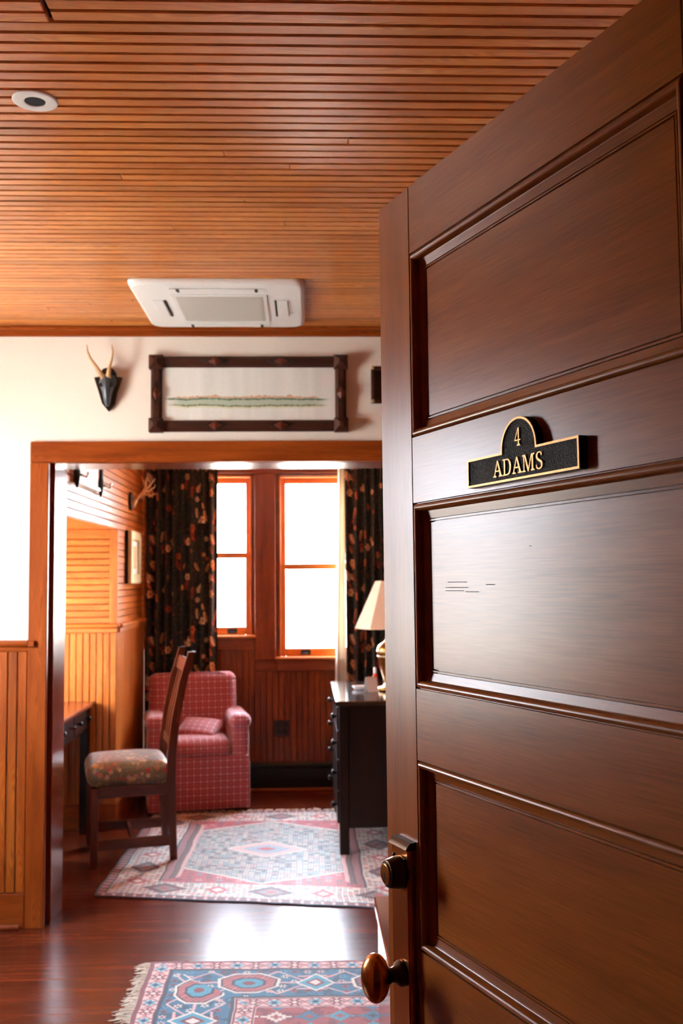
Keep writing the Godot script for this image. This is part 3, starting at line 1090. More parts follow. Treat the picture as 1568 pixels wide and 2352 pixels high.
# ---------------------------------------------------------------- door
func build_door() -> void:
	var ang := 0.3756
	var lean := -0.0066
	var u := Vector3(sin(ang), 0, cos(ang))
	var up := (Vector3.UP + u * lean).normalized()
	u = (u - up * u.dot(up)).normalized()
	var n := u.cross(up)
	var top := Vector3(0.1343, 2.1567, -1.7436)
	var HD := 2.146
	var d := struct("door_1", "open dark brown panelled wooden door with a name plate reading 4 ADAMS", "door")
	d.transform = Transform3D(Basis(u, up, n), top - up * HD)
	var W := 0.872
	var T := 0.044
	var SW := 0.114
	var rows := [[0.1157, 0.4253], [0.5339, 0.8346], [0.9488, 1.2474], [1.3600, 1.6600], [1.7720, 1.9600]]
	var st := mb()
	bb(st, Vector3(0, 0, -T), Vector3(SW, HD, 0), 0.002, 1, Vector2(0.2, 0.02))
	part("stile", st, M.door_wood, d)
	st = mb()
	bb(st, Vector3(W - SW, 0, -T), Vector3(W, HD, 0), 0.002, 1, Vector2(1.2, 0.12))
	part("stile", st, M.door_wood, d)
	# rails fill the spaces between panels
	var edges := [0.0]
	for r in rows:
		edges.append(r[0])
		edges.append(r[1])
	edges.append(HD)
	for k in range(0, edges.size(), 2):
		st = mb()
		bb(st, Vector3(SW + 0.0004, HD - edges[k + 1], -T), Vector3(W - SW - 0.0004, HD - edges[k], -0.0002), 0.0004, 0, Vector2(0.5 * k + 0.3, 0.04 * k))
		part("rail", st, M.door_wood, d)
	for k in rows.size():
		var lo := Vector2(SW, HD - rows[k][1])
		var hi := Vector2(W - SW, HD - rows[k][0])
		var pf := [Vector2(0, -0.0002), Vector2(0, -0.0045), Vector2(0.0014, -0.0045)]
		for q in 9:
			var a := PI - PI * q / 8.0
			pf.append(Vector2(0.0069 + 0.0055 * cos(a), -0.0045 + 0.0062 * sin(a)))
		pf.append_array([Vector2(0.0126, -0.0118), Vector2(0.0138, -0.0126)])
		var mo := mb()
		ring(mo, lo, hi, pf, Vector2(0.17 * k, 0.05 * k))
		part("bead", mo, M.door_wood, d)
		# sloping band, two fine quirks, then the flat field
		var pb := [Vector2(0.0138, -0.0126), Vector2(0.0262, -0.0150), Vector2(0.0262, -0.0190), Vector2(0.0280, -0.0190), Vector2(0.0280, -0.0146), Vector2(0.0304, -0.0146), Vector2(0.0304, -0.0190), Vector2(0.0326, -0.0190), Vector2(0.0330, -0.0150)]
		st = mb()
		ring(st, lo, hi, pb, Vector2(0.6 + 0.3 * k, 0.05))
		var i := 0.0330
		face(st, [Vector3(lo.x + i, lo.y + i, -0.0150), Vector3(hi.x - i, lo.y + i, -0.0150), Vector3(hi.x - i, hi.y - i, -0.0150), Vector3(lo.x + i, hi.y - i, -0.0150)], Vector3(0, 0, 1), 0, Vector2(0.9 * k + 0.4, 0.0))
		# back of the panel
		bb(st, Vector3(lo.x, lo.y, -0.032), Vector3(hi.x, hi.y, -0.0195), 0.0, 0)
		part("panel", st, M.door_wood, d)
	for e in [[0.1974, 0.2555, 0.6636], [0.1902, 0.259, 0.6719], [0.19, 0.246, 0.6769], [0.252, 0.290, 0.6784], [0.31, 0.334, 0.668], [0.4225, 0.4275, 0.6161]]:
		st = mb()
		bb(st, Vector3(e[0], HD - e[2] - 0.0005, -0.0152), Vector3(e[1], HD - e[2] + 0.0005, -0.0148), 0.0, 0)
		part("scratch", st, M.gap_dark, d)
	build_plate(d, HD)
	build_lock(d, HD)

func build_plate(d: Node3D, HD: float) -> void:
	var g := sub("name_plate", d, Transform3D(Basis.IDENTITY, Vector3(0.309, HD - 0.5278, 0.0)))
	g.set_meta("label", "black and gold name plate reading 4 ADAMS")
	var w := 0.264
	var h := 0.0412
	var outline := func(o: float) -> PackedVector2Array:
		var p := PackedVector2Array()
		p.append(Vector2(o, o))
		p.append(Vector2(w - o, o))
		p.append(Vector2(w - o, h - o))
		var cx := w * 0.5
		var rx := 0.0425 - o
		p.append(Vector2(cx + rx, h - o))
		for k in range(0, 17):
			var a := PI * k / 16.0
			p.append(Vector2(cx + cos(a) * rx, h + 0.0015 + sin(a) * (0.0425 - o)))
		p.append(Vector2(cx - rx, h - o))
		p.append(Vector2(o, h - o))
		return p
	var st := mb()
	prism(st, outline.call(0.0), 0.0, 0.0105)
	part("plate", st, M.plate_black, g)
	# raised gold rim
	var a: PackedVector2Array = outline.call(0.0002)
	var b: PackedVector2Array = outline.call(0.0032)
	st = mb()
	for k in a.size():
		var k2 := (k + 1) % a.size()
		var z := 0.0122
		face(st, [Vector3(a[k].x, a[k].y, z), Vector3(a[k2].x, a[k2].y, z), Vector3(b[k2].x, b[k2].y, z), Vector3(b[k].x, b[k].y, z)], Vector3(0, 0, 1))
		var da := (a[k2] - a[k]).normalized()
		face(st, [Vector3(a[k].x, a[k].y, 0.0104), Vector3(a[k2].x, a[k2].y, 0.0104), Vector3(a[k2].x, a[k2].y, z), Vector3(a[k].x, a[k].y, z)], Vector3(da.y, -da.x, 0))
		var db := (b[k2] - b[k]).normalized()
		face(st, [Vector3(b[k].x, b[k].y, 0.0104), Vector3(b[k2].x, b[k2].y, 0.0104), Vector3(b[k2].x, b[k2].y, z), Vector3(b[k].x, b[k].y, z)], Vector3(-db.y, db.x, 0))
	part("rim", st, M.plate_gold, g)
	var f := SystemFont.new()
	f.font_names = PackedStringArray(["Droid Serif"])
	for e in [["ADAMS", 0.1285, 0.0085, 0.0232, 0.118], ["4", 0.1315, 0.0455, 0.0245, 0.014]]:
		var tm := TextMesh.new()
		tm.font = f
		tm.text = e[0]
		tm.font_size = 64
		tm.pixel_size = 0.0005
		tm.depth = 0.0018
		tm.curve_step = 1.5
		var am := ArrayMesh.new()
		am.add_surface_from_arrays(Mesh.PRIMITIVE_TRIANGLES, tm.surface_get_arrays(0))
		for s in range(1, tm.get_surface_count()): am.add_surface_from_arrays(Mesh.PRIMITIVE_TRIANGLES, tm.surface_get_arrays(s))
		var box := am.get_aabb()
		var o := MeshInstance3D.new()
		o.name = "lettering"
		o.mesh = am
		o.material_override = M.plate_gold
		g.add_child(o, true)
		var sy: float = e[3] / box.size.y
		var sx: float = e[4] / box.size.x
		o.transform = Transform3D(Basis.from_scale(Vector3(sx, sy, 1.0)), Vector3(e[1] - (box.position.x + box.size.x * 0.5) * sx, e[2] - box.position.y * sy, 0.0113 - box.position.z - 0.0009))

func build_lock(d: Node3D, HD: float) -> void:
	var x0 := 0.046
	var x1 := 0.104
	var yt := HD - 1.0855
	var yb := HD - 1.41
	var g := sub("lock_plate", d, Transform3D(Basis.IDENTITY, Vector3(0, 0, 0)))
	g.set_meta("label", "tall bronze lock plate with cylinder and oval knob")
	var st := mb()
	bb(st, Vector3(x0, yb, 0), Vector3(x1, yt - 0.006, 0.015), 0.002, 1)
	part("plate", st, M.bronze, g)
	st = mb()
	# moulded top
	var pf := PackedVector2Array([Vector2(0, -0.008), Vector2(0.0175, -0.008), Vector2(0.0195, -0.006), Vector2(0.0175, -0.003), Vector2(0.016, -0.001), Vector2(0.011, 0.004), Vector2(0.0, 0.005)])
	prism(st, pf, x0 - 0.002, x1 + 0.002, Transform3D(Basis(Vector3(0, 0, 1), Vector3(0, 1, 0), Vector3(1, 0, 0)), Vector3(0, yt, 0)))
	part("cap_moulding", st, M.bronze_dark, g)
	for sx in [0.055, 0.094]:
		st = mb()
		lathe(st, [[0.0, 0.0], [0.0034, 0.0], [0.0034, 0.001], [0.002, 0.0022], [0.0, 0.0024]], 12, Transform3D(Basis(Vector3.RIGHT, PI / 2), Vector3(sx, yt - 0.024, 0.015)))
		part("screw", st, M.bronze_dark, g)
	var ax := Basis(Vector3.RIGHT, PI / 2)  # y axis of the lathe becomes +z
	# key cylinder
	st = mb()
	lathe(st, [[0.0, 0.0], [0.0255, 0.0], [0.0262, 0.004], [0.0252, 0.012], [0.0228, 0.022], [0.0215, 0.0255], [0.0195, 0.027], [0.0, 0.027]], 36, Transform3D(ax, Vector3(0.080, HD - 1.1315, 0.0148)))
	part("cylinder_collar", st, M.bronze_dark, g)
	st = mb()
	lathe(st, [[0.0, 0.0], [0.0165, 0.0], [0.0165, 0.002], [0.0145, 0.0032], [0.0, 0.0032]], 32, Transform3D(ax, Vector3(0.080, HD - 1.1315, 0.0418)))
	part("cylinder_face", st, M.brass, g)
	st = mb()
	bb(st, Vector3(0.0792, HD - 1.1415, 0.0448), Vector3(0.0812, HD - 1.1295, 0.0456), 0.0002)
	part("keyhole", st, M.black_void, g)
	# oval knob on its neck
	var kc := Vector3(0.078, HD - 1.2915, 0.0)
	st = mb()
	lathe(st, [[0.0, 0.0148], [0.0195, 0.0148], [0.0205, 0.018], [0.0185, 0.023], [0.0135, 0.026], [0.0115, 0.033], [0.0125, 0.038], [0.0145, 0.041], [0.0, 0.043]], 28, Transform3D(ax, kc))
	part("knob_neck", st, M.bronze_dark, g)
	st = mb()
	var pk := []
	for i in 17:
		var a := PI * i / 16.0
		pk.append([sin(a), -cos(a)])
	var kb := Basis(ax.x * 0.0275, ax.y * 0.0225, ax.z * 0.0385)
	lathe(st, pk, 36, Transform3D(kb, kc + Vector3(0, 0, 0.0625)))
	part("knob", st, M.bronze, g)

# ---------------------------------------------------------------- things in the near room
func build_near_things() -> void:
	var st: SurfaceTool
	# ---- ceiling cassette
	var ac := thing("air_conditioner", "white square cassette air conditioner set into the wooden ceiling", "air conditioner", Vector3(-0.336, YC, -4.10))
	var hx := 0.341
	var hz := 0.332
	var prf := [[0.0, 0.0], [1.0, 0.0], [1.0, -0.004], [0.997, -0.012], [0.985, -0.020], [0.962, -0.026], [0.0, -0.027]]
	var P := []
	for q in prf:
		var row := []
		for k in 32:
			# rounded rectangle
			var a := TAU * (k + 0.5) / 32.0
			var cxy := Vector2(cos(a), sin(a))
			var e := 0.11
			var sx := signf(cxy.x) * pow(absf(cxy.x), e)
			var sz := signf(cxy.y) * pow(absf(cxy.y), e)
			row.append(Vector3(sx * (hx - (1.0 - q[0]) * 0.5 if q[0] > 0.0 else 0.0), q[1], sz * (hz - (1.0 - q[0]) * 0.5 if q[0] > 0.0 else 0.0)))
		P.append(row)
	st = mb()
	grid(st, P, true)
	part("panel", st, M.ac_white, ac)
	# raised centre with the intake grille
	st = mb()
	bb(st, Vector3(-0.19, -0.031, -0.20), Vector3(0.19, -0.026, 0.20), 0.002)
	part("grille_frame", st, M.ac_white, ac)
	st = mb()
	bb(st, Vector3(-0.172, -0.0325, -0.182), Vector3(0.172, -0.0305, 0.182), 0.001)
	part("filter_mesh", st, M.ac_grille, ac)
	for k in 22:
		st = mb()
		var zz := -0.176 + 0.352 * k / 21.0
		bb(st, Vector3(-0.165, -0.0345, zz - 0.003), Vector3(0.165, -0.0325, zz + 0.003), 0.0006)
		part("grille_slat", st, M.ac_grille, ac)
	# four outlet vanes with dark slots
	for e in [[0, 1], [0, -1], [1, 1], [1, -1]]:
		var along_x: bool = e[0] == 0
		var s: float = e[1]
		st = mb()
		if along_x: bb(st, Vector3(-0.185, -0.0295, s * 0.235 - 0.004), Vector3(0.185, -0.0268, s * 0.235 + 0.004), 0.0005)
		else: bb(st, Vector3(s * 0.222 - 0.004, -0.0295, -0.12), Vector3(s * 0.222 + 0.004, -0.0268, 0.12), 0.0005)
		if not along_x: part("outlet_slot", st, M.ac_slot, ac)
		st = mb()
		if along_x: bb(st, Vector3(-0.185, -0.031, s * 0.262 - 0.022), Vector3(0.185, -0.027, s * 0.262 + 0.022), 0.0015)
		else: bb(st, Vector3(s * 0.25 - 0.022, -0.031, -0.12), Vector3(s * 0.25 + 0.022, -0.027, 0.12), 0.0015)
		part("vane", st, M.ac_white, ac)
		if along_x:
			for q in [-1.0, 1.0]:
				st = mb()
				bb(st, Vector3(q * 0.152 - 0.006, -0.0335, s * 0.268 - 0.018), Vector3(q * 0.152 + 0.006, -0.0308, s * 0.268 + 0.018), 0.0005)
				part("clip", st, M.ac_slot, ac)
	# ---- recessed pinhole downlight, off
	var dl := thing("recessed_downlight", "unlit recessed ceiling downlight with white trim ring and black aperture", "light", Vector3(-0.641, YC, -2.356))
	st = mb()
	lathe(st, [[0.0235, 0.003], [0.0235, -0.001], [0.026, -0.004], [0.048, -0.004], [0.053, -0.002], [0.0535, 0.0]], 40)
	part("trim_ring", st, M.lamp_ring, dl)
	st = mb()
	lathe(st, [[0.0, -0.0024], [0.0240, -0.002]], 32)
	part("aperture", st, M.black_void, dl)
	# ---- antlered skull mount
	var sk := thing("skull_mount", "small dark horned skull on a black shield above the opening", "wall trophy", Vector3(-0.884, 2.36, ZB))
	st = mb()
	var sh := PackedVector2Array([Vector2(0.002, -0.094), Vector2(0.030, -0.06), Vector2(0.042, -0.005), Vector2(0.062, 0.058), Vector2(0.038, 0.062), Vector2(0.034, 0.082), Vector2(0.022, 0.098), Vector2(0.0, 0.105), Vector2(-0.022, 0.098), Vector2(-0.034, 0.082), Vector2(-0.038, 0.062), Vector2(-0.062, 0.058), Vector2(-0.042, -0.005), Vector2(-0.026, -0.06)])
	prism(st, sh, 0.0, 0.018)
	part("shield", st, M.plaque_black, sk)
	# skull: broad brow, narrowing muzzle
	P = []
	for q in [[0.072, 0.006, 0.012, 0.020], [0.066, 0.024, 0.022, 0.026], [0.050, 0.034, 0.030, 0.030], [0.030, 0.037, 0.034, 0.032], [0.010, 0.030, 0.032, 0.034], [-0.012, 0.022, 0.028, 0.036], [-0.034, 0.018, 0.024, 0.034], [-0.056, 0.015, 0.018, 0.030], [-0.072, 0.009, 0.010, 0.025], [-0.076, 0.001, 0.002, 0.022]]:
		var row := []
		for k in 18:
			var a := TAU * k / 18.0
			var ridge := 1.0 + 0.16 * cos(3.0 * (a - PI / 2))
			row.append(Vector3(cos(a) * q[1] * ridge, q[0], q[3] + sin(a) * q[2] * (1.0 + 0.1 * cos(a * 4.0))))
		P.append(row)
	st = mb()
	grid(st, P, true)
	var skull := part("skull", st, M.skull_black, sk)
	for s in [-1.0, 1.0]:
		st = mb()
		lathe(st, [[0.0, 0.0], [0.008, 0.0], [0.0095, 0.003], [0.006, 0.006], [0.0, 0.006]], 14, Transform3D(Basis(Vector3.RIGHT, PI / 2) , Vector3(s * 0.023, 0.018, 0.052)))
		part("eye_socket", st, M.black_void, skull)
		st = mb()
		var pts := []
		if s < 0.0: pts = [Vector3(-0.016, 0.05, 0.046), Vector3(-0.022, 0.062, 0.056), Vector3(-0.043, 0.096, 0.07), Vector3(-0.067, 0.132, 0.074), Vector3(-0.081, 0.165, 0.068), Vector3(-0.087, 0.198, 0.058)]
		else: pts = [Vector3(0.010, 0.05, 0.046), Vector3(0.010, 0.062, 0.056), Vector3(0.017, 0.096, 0.07), Vector3(0.027, 0.132, 0.074), Vector3(0.031, 0.162, 0.068), Vector3(0.024, 0.198, 0.058)]
		tube(st, pts, [0.0125, 0.011, 0.008, 0.0055, 0.004, 0.0018], 10)
		part("horn", st, M.bone, sk)
	# ---- chip-carved picture frame
	var fr := thing("carved_picture_frame", "long dark chip-carved frame holding a faded landscape print", "picture", Vector3(-0.2505, 2.343, ZB))
	var fw := 0.448
	var fh := 0.174
	st = mb()
	bb(st, Vector3(-0.405, -0.138, 0.002), Vector3(0.405, 0.138, 0.012))
	part("backing", st, M.paper, fr)
	st = mb()
	for e in [[Vector2(-0.39, 0.124), Vector2(0, 0)], [Vector2(0.39, 0.124), Vector2(1, 0)], [Vector2(0.39, -0.124), Vector2(1, 1)], [Vector2(-0.39, 0.124), Vector2(0, 0)], [Vector2(0.39, -0.124), Vector2(1, 1)], [Vector2(-0.39, -0.124), Vector2(0, 1)]]:
		vert(st, Vector3(e[0].x, e[0].y, 0.0125), Vector3(0, 0, 1), e[1], Color.WHITE)
	part("print", st, M.print_paper, fr)
	var rail_pf := PackedVector2Array([Vector2(-0.025, 0.0), Vector2(-0.025, 0.018), Vector2(-0.012, 0.032), Vector2(0.012, 0.032), Vector2(0.025, 0.018), Vector2(0.025, 0.0)])
	for s in [-1.0, 1.0]:
		st = mb()
		prism(st, rail_pf, -fw + 0.03, fw - 0.03, Transform3D(Basis(Vector3(0, 1, 0), Vector3(0, 0, 1), Vector3(1, 0, 0)), Vector3(0, s * (fh - 0.028), 0)), Color.WHITE, 0, uvr())
		var r1 := part("rail", st, M.frame_wood, fr)
		for q in [-0.15, 0.145]:
			carve(r1, Vector3(q, s * (fh - 0.028), 0.032), 0.036, 0.023)
		st = mb()
		prism(st, rail_pf, -fh + 0.03, fh - 0.03, Transform3D(Basis(Vector3(-1, 0, 0), Vector3(0, 0, 1), Vector3(0, 1, 0)), Vector3(s * (fw - 0.032), 0, 0)), Color.WHITE, 1, uvr())
		var r2 := part("rail", st, M.frame_wood, fr)
		carve(r2, Vector3(s * (fw - 0.032), 0, 0.032), 0.022, 0.034)
	for sx in [-1.0, 1.0]:
		for sy in [-1.0, 1.0]:
			# stepped pyramid block
			st = mb()
			var c := Vector3(sx * (fw - 0.031), sy * (fh - 0.030), 0)
			bb(st, c + Vector3(-0.032, -0.032, 0), c + Vector3(0.032, 0.032, 0.036), 0.002)
			for q in [[0.030, 0.036, 0.024, 0.044], [0.024, 0.044, 0.008, 0.062]]:
				P = []
				var a := [Vector3(-1, -1, 0), Vector3(1, -1, 0), Vector3(1, 1, 0), Vector3(-1, 1, 0)]
				for k in 4:
					var k2 := (k + 1) % 4
					var nn: Vector3 = (a[k] + a[k2]) * 0.5
					face(st, [c + a[k] * q[0] + Vector3(0, 0, q[1]), c + a[k2] * q[0] + Vector3(0, 0, q[1]), c + a[k2] * q[2] + Vector3(0, 0, q[3]), c + a[k] * q[2] + Vector3(0, 0, q[3])], (nn.normalized() * (q[3] - q[1]) + Vector3(0, 0, q[0] - q[2])).normalized())
			face(st, [c + Vector3(-0.008, -0.008, 0.062), c + Vector3(0.008, -0.008, 0.062), c + Vector3(0.008, 0.008, 0.062), c + Vector3(-0.008, 0.008, 0.062)], Vector3(0, 0, 1))
			part("corner_block", st, M.frame_wood, fr)
	# ---- little dark frame half hidden behind the door
	var sf := thing("small_dark_frame", "small dark metal-cornered frame on the wall partly behind the open door", "picture", Vector3(0.40, 2.383, ZB))
	st = mb()
	bb(st, Vector3(-0.096, -0.084, 0), Vector3(0.096, 0.084, 0.014), 0.002)
	part("backing", st, M.plaque_black, sf)
	for e in [[-0.096, 0.096, 0.066, 0.084], [-0.096, 0.096, -0.084, -0.066], [-0.096, -0.078, -0.066, 0.066], [0.078, 0.096, -0.066, 0.066]]:
		st = mb()
		bb(st, Vector3(e[0], e[2], 0.0), Vector3(e[1], e[3], 0.03), 0.004)
		part("rail", st, M.frame_wood, sf)
	for sx in [-1.0, 1.0]:
		for sy in [-1.0, 1.0]:
			st = mb()
			lathe(st, [[0.0, 0.0], [0.009, 0.0], [0.009, 0.003], [0.005, 0.006], [0.0, 0.007]], 12, Transform3D(Basis(Vector3.RIGHT, PI / 2), Vector3(sx * 0.089, sy * 0.077, 0.03)))
			part("corner_stud", st, M.mat_gold, sf)
	# ---- near rug
	var rw := 1.76
	var rh := 1.2
	var tex := near_rug_img(rw, rh)
	var m := plain("near_rug_pile", Color.WHITE, 0.75)
	m.albedo_texture = tex
	m.texture_repeat = false
	m.rim_enabled = true
	m.rim = 0.5
	rug("rug", "blue and red patterned wool rug with a fringed end, by the chest", [Vector3(-0.612, 0, -4.068), Vector3(1.15, 0, -4.005), Vector3(1.15, 0, -2.80), Vector3(-0.600, 0, -2.86)], m, [0], 0.006)
	# ---- glossy chest by the door
	var ch := thing("chest", "glossy dark wooden chest with a flat lid behind the door knob", "chest", Vector3(0.21, 0.0085, -3.238))
	st = mb()
	bb(st, Vector3(0.012, 0.03, 0.012), Vector3(0.49, 0.455, 0.868), 0.003, 2)
	part("body", st, M.chest_wood, ch)
	st = mb()
	bb(st, Vector3(0, 0.4595, 0), Vector3(0.50, 0.4915, 0.88), 0.005, 2)
	part("lid", st, M.chest_wood, ch)
	st = mb()
	bb(st, Vector3(0.0, 0.0, 0.0), Vector3(0.50, 0.03, 0.88), 0.004, 2)
	part("plinth", st, M.chest_wood, ch)
	st = mb()
	lathe(st, [[0.0, 0.0], [0.006, 0.0], [0.006, 0.006], [0.011, 0.012], [0.009, 0.018], [0.0, 0.02]], 14, Transform3D(Basis(Vector3.FORWARD, -PI / 2), Vector3(0.012, 0.33, 0.14)))
	part("knob", st, M.bronze_dark, ch)

func carve(parent: Node3D, c: Vector3, rx: float, ry: float) -> void:
	# chip-carved lozenge: three stepped layers and a point
	var st := mb()
	var z := 0.0
	for q in [[1.0, 0.006], [0.7, 0.006], [0.42, 0.010]]:
		var a := [Vector3(rx * q[0], 0, 0), Vector3(0, ry * q[0], 0), Vector3(-rx * q[0], 0, 0), Vector3(0, -ry * q[0], 0)]
		var nx: float = q[0] - 0.14 if q[0] > 0.5 else 0.06
		for k in 4:
			var k2 := (k + 1) % 4
			var nn: Vector3 = ((a[k] / rx / rx) + (a[k2] / ry / ry)).normalized()
			if k % 2 == 1: nn = ((a[k] / ry / ry) + (a[k2] / rx / rx)).normalized()
			var s: float = nx / q[0]
			face(st, [c + a[k] + Vector3(0, 0, z), c + a[k2] + Vector3(0, 0, z), c + a[k2] * s + Vector3(0, 0, z + q[1]), c + a[k] * s + Vector3(0, 0, z + q[1])], (nn * 0.7 + Vector3(0, 0, 0.7)).normalized())
		if q[0] > 0.5:
			face(st, [c + a[0] * (nx / q[0]) + Vector3(0, 0, z + q[1]), c + a[1] * (nx / q[0]) + Vector3(0, 0, z + q[1]), c + a[2] * (nx / q[0]) + Vector3(0, 0, z + q[1]), c + a[3] * (nx / q[0]) + Vector3(0, 0, z + q[1])], Vector3(0, 0, 1))
		z += q[1]
	part("lozenge", st, M.lozenge_wood, parent)
	# dark chip-cut ground round the lozenge
	st = mb()
	var wide := 1.75
	prism(st, PackedVector2Array([Vector2(rx * (wide if rx > ry else 1.02), 0), Vector2(0, ry * (wide if ry > rx else 1.02)), Vector2(-rx * (wide if rx > ry else 1.02), 0), Vector2(0, -ry * (wide if ry > rx else 1.02))]), 0.0, 0.003, Transform3D(Basis.IDENTITY, c))
	part("chip_cut", st, M.plaque_black, parent)

# corners: far-left, far-right, near-right, near-left
func rug(called: String, label: String, cn: Array, m: Material, fringes: Array, wav: float) -> void:
	var t := thing(called, label, "rug")
	var nz := FastNoiseLite.new()
	nz.seed = 31
	nz.frequency = 1.3
	var nx := 48
	var ny := 40
	var th := 0.008
	var at := func(u: float, v: float) -> Vector3:
		var p: Vector3 = (cn[0] * (1 - u) + cn[1] * u) * (1 - v) + (cn[3] * (1 - u) + cn[2] * u) * v
		p.z += wav * nz.get_noise_2d(p.x * 3.0, p.z * 3.0) * 2.0
		p.x += wav * nz.get_noise_2d(p.x * 3.0 + 40.0, p.z * 3.0) * 2.0
		return p
	var st := mb()
	for j in ny:
		for i in nx:
			var q := []
			for e in [[i, j], [i + 1, j], [i + 1, j + 1], [i, j + 1]]:
				var u: float = float(e[0]) / nx
				var v: float = float(e[1]) / ny
				var p: Vector3 = at.call(u, v)
				p.y = th
				q.append([p, Vector2(u, v)])
			for o in [0, 1, 2, 0, 2, 3]:
				vert(st, q[o][0], Vector3.UP, q[o][1], Color.WHITE)
	# bound edge
	for e in 4:
		var n := 40
		for k in n:
			var ps := []
			for tt in [k / float(n), (k + 1) / float(n)]:
				var u: float = [tt, 1.0, 1.0 - tt, 0.0][e]
				var v: float = [0.0, tt, 1.0, 1.0 - tt][e]
				ps.append([at.call(u, v), Vector2(u, v)])
			var a: Vector3 = ps[0][0]
			var b: Vector3 = ps[1][0]
			var nn := (b - a).cross(Vector3.UP).normalized()
			var q := [[a + Vector3(0, th, 0), ps[0][1]], [b + Vector3(0, th, 0), ps[1][1]], [b + Vector3(0, 0.001, 0), ps[1][1]], [a + Vector3(0, 0.001, 0), ps[0][1]]]
			var order := [0, 1, 2, 0, 2, 3]
			if (q[1][0] - q[0][0]).cross(q[2][0] - q[0][0]).dot(nn) > 0.0: order = [0, 2, 1, 0, 3, 2]
			for o in order: vert(st, q[o][0], nn, q[o][1], Color.WHITE)
	part("pile", st, m, t)
	for f in fringes:
		var fs := mb()
		var r := RandomNumberGenerator.new()
		r.seed = 77 + f
		var cnt := 170
		for k in cnt:
			var s := (k + 0.5) / cnt
			var a: Vector3
			var outd: Vector3
			if f == 0:
				a = at.call(0.0, s)
				outd = Vector3(-1, 0, 0)
			else:
				a = at.call(s, 0.0)
				outd = Vector3(0, 0, -1)
			var sd := Vector3(outd.z, 0, -outd.x)
			var L := r.randf_range(0.03, 0.062) if f == 0 else r.randf_range(0.045, 0.075)
			if r.randf() < 0.02: L *= 1.8
			var sw := r.randf_range(-0.5, 0.5)
			fs.set_color(Color.WHITE)
			var p0 := a + Vector3(0, 0.005, 0)
			tube(fs, [p0 - outd * 0.004, p0 + outd * L * 0.4 + sd * sw * L * 0.3 + Vector3(0, r.randf_range(0.0, 0.004), 0), p0 + outd * L * 0.8 + sd * sw * L * 0.8 + Vector3(0, -0.002, 0), p0 + outd * L + sd * sw * L * 1.1 + Vector3(0, -0.003, 0)], [0.0022, 0.0028, 0.0022, 0.0012], 5, Color.WHITE, false)
		var fo := part("fringe", fs, M.fringe, t)
		fo.set_meta("kind", "stuff")
		fo.set_meta("label", "cream knotted fringe")

# ---------------------------------------------------------------- things in the far room
func curtain(called: String, label: String, x0: float, x1: float, y0: float, y1: float, folds: int, sd: int, lining := false) -> void:
	var t := thing(called, label, "curtain", Vector3.ZERO, Basis.IDENTITY, "curtains at the far windows")
	var r := RandomNumberGenerator.new()
	r.seed = sd
	var ph := []
	for k in 6: ph.append(r.randf() * TAU)
	var n := folds * 10
	var rows := 18
	var fn := func(s: float, v: float, off: float) -> Vector3:
		var w := sin(s * folds * TAU + 0.8 * sin(s * 9.0 + ph[0])) * 0.037 + sin(s * folds * 0.47 * TAU + ph[1]) * 0.015
		w *= 0.75 + 0.25 * v
		var x := lerpf(x0, x1, s) + cos(s * folds * TAU + ph[3]) * 0.008 * v + sin(v * 2.0 + s * 7.0 + ph[2]) * 0.006 * v
		if lining: x -= 0.055 * v * (1.0 - s)
		return Vector3(x, lerpf(y1, y0, v), ZF + 0.086 + w + off)
	# cloth length along the folds, so that the print keeps its scale
	var st := mb()
	for side in 2:
		var off := 0.0 if side == 0 else -0.004
		var U := [0.0]
		for i in n:
			U.append(U[i] + (fn.call((i + 1.0) / n, 0.5, 0.0) - fn.call(float(i) / n, 0.5, 0.0)).length())
		for i in n:
			for j in rows:
				var q := []
				for e in [[i, j], [i + 1, j], [i + 1, j + 1], [i, j + 1]]:
					var s: float = float(e[0]) / n
					var v: float = float(e[1]) / rows
					var p: Vector3 = fn.call(s, v, off)
					var ds: Vector3 = fn.call(minf(s + 0.004, 1.0), v, off) - fn.call(maxf(s - 0.004, 0.0), v, off)
					var nn := ds.cross(Vector3(0, 1, 0)).normalized()
					if side == 1: nn = -nn
					q.append([p, nn, Vector2(U[e[0]] / 1.0, p.y / 0.72)])
				var order := [0, 1, 2, 0, 2, 3]
				if (q[1][0] - q[0][0]).cross(q[2][0] - q[0][0]).dot(q[0][1]) > 0.0: order = [0, 2, 1, 0, 3, 2]
				for o in order: vert(st, q[o][0], q[o][1], q[o][2], Color.WHITE)
	part("cloth", st, M.lining if lining else M.curtain_cloth, t)

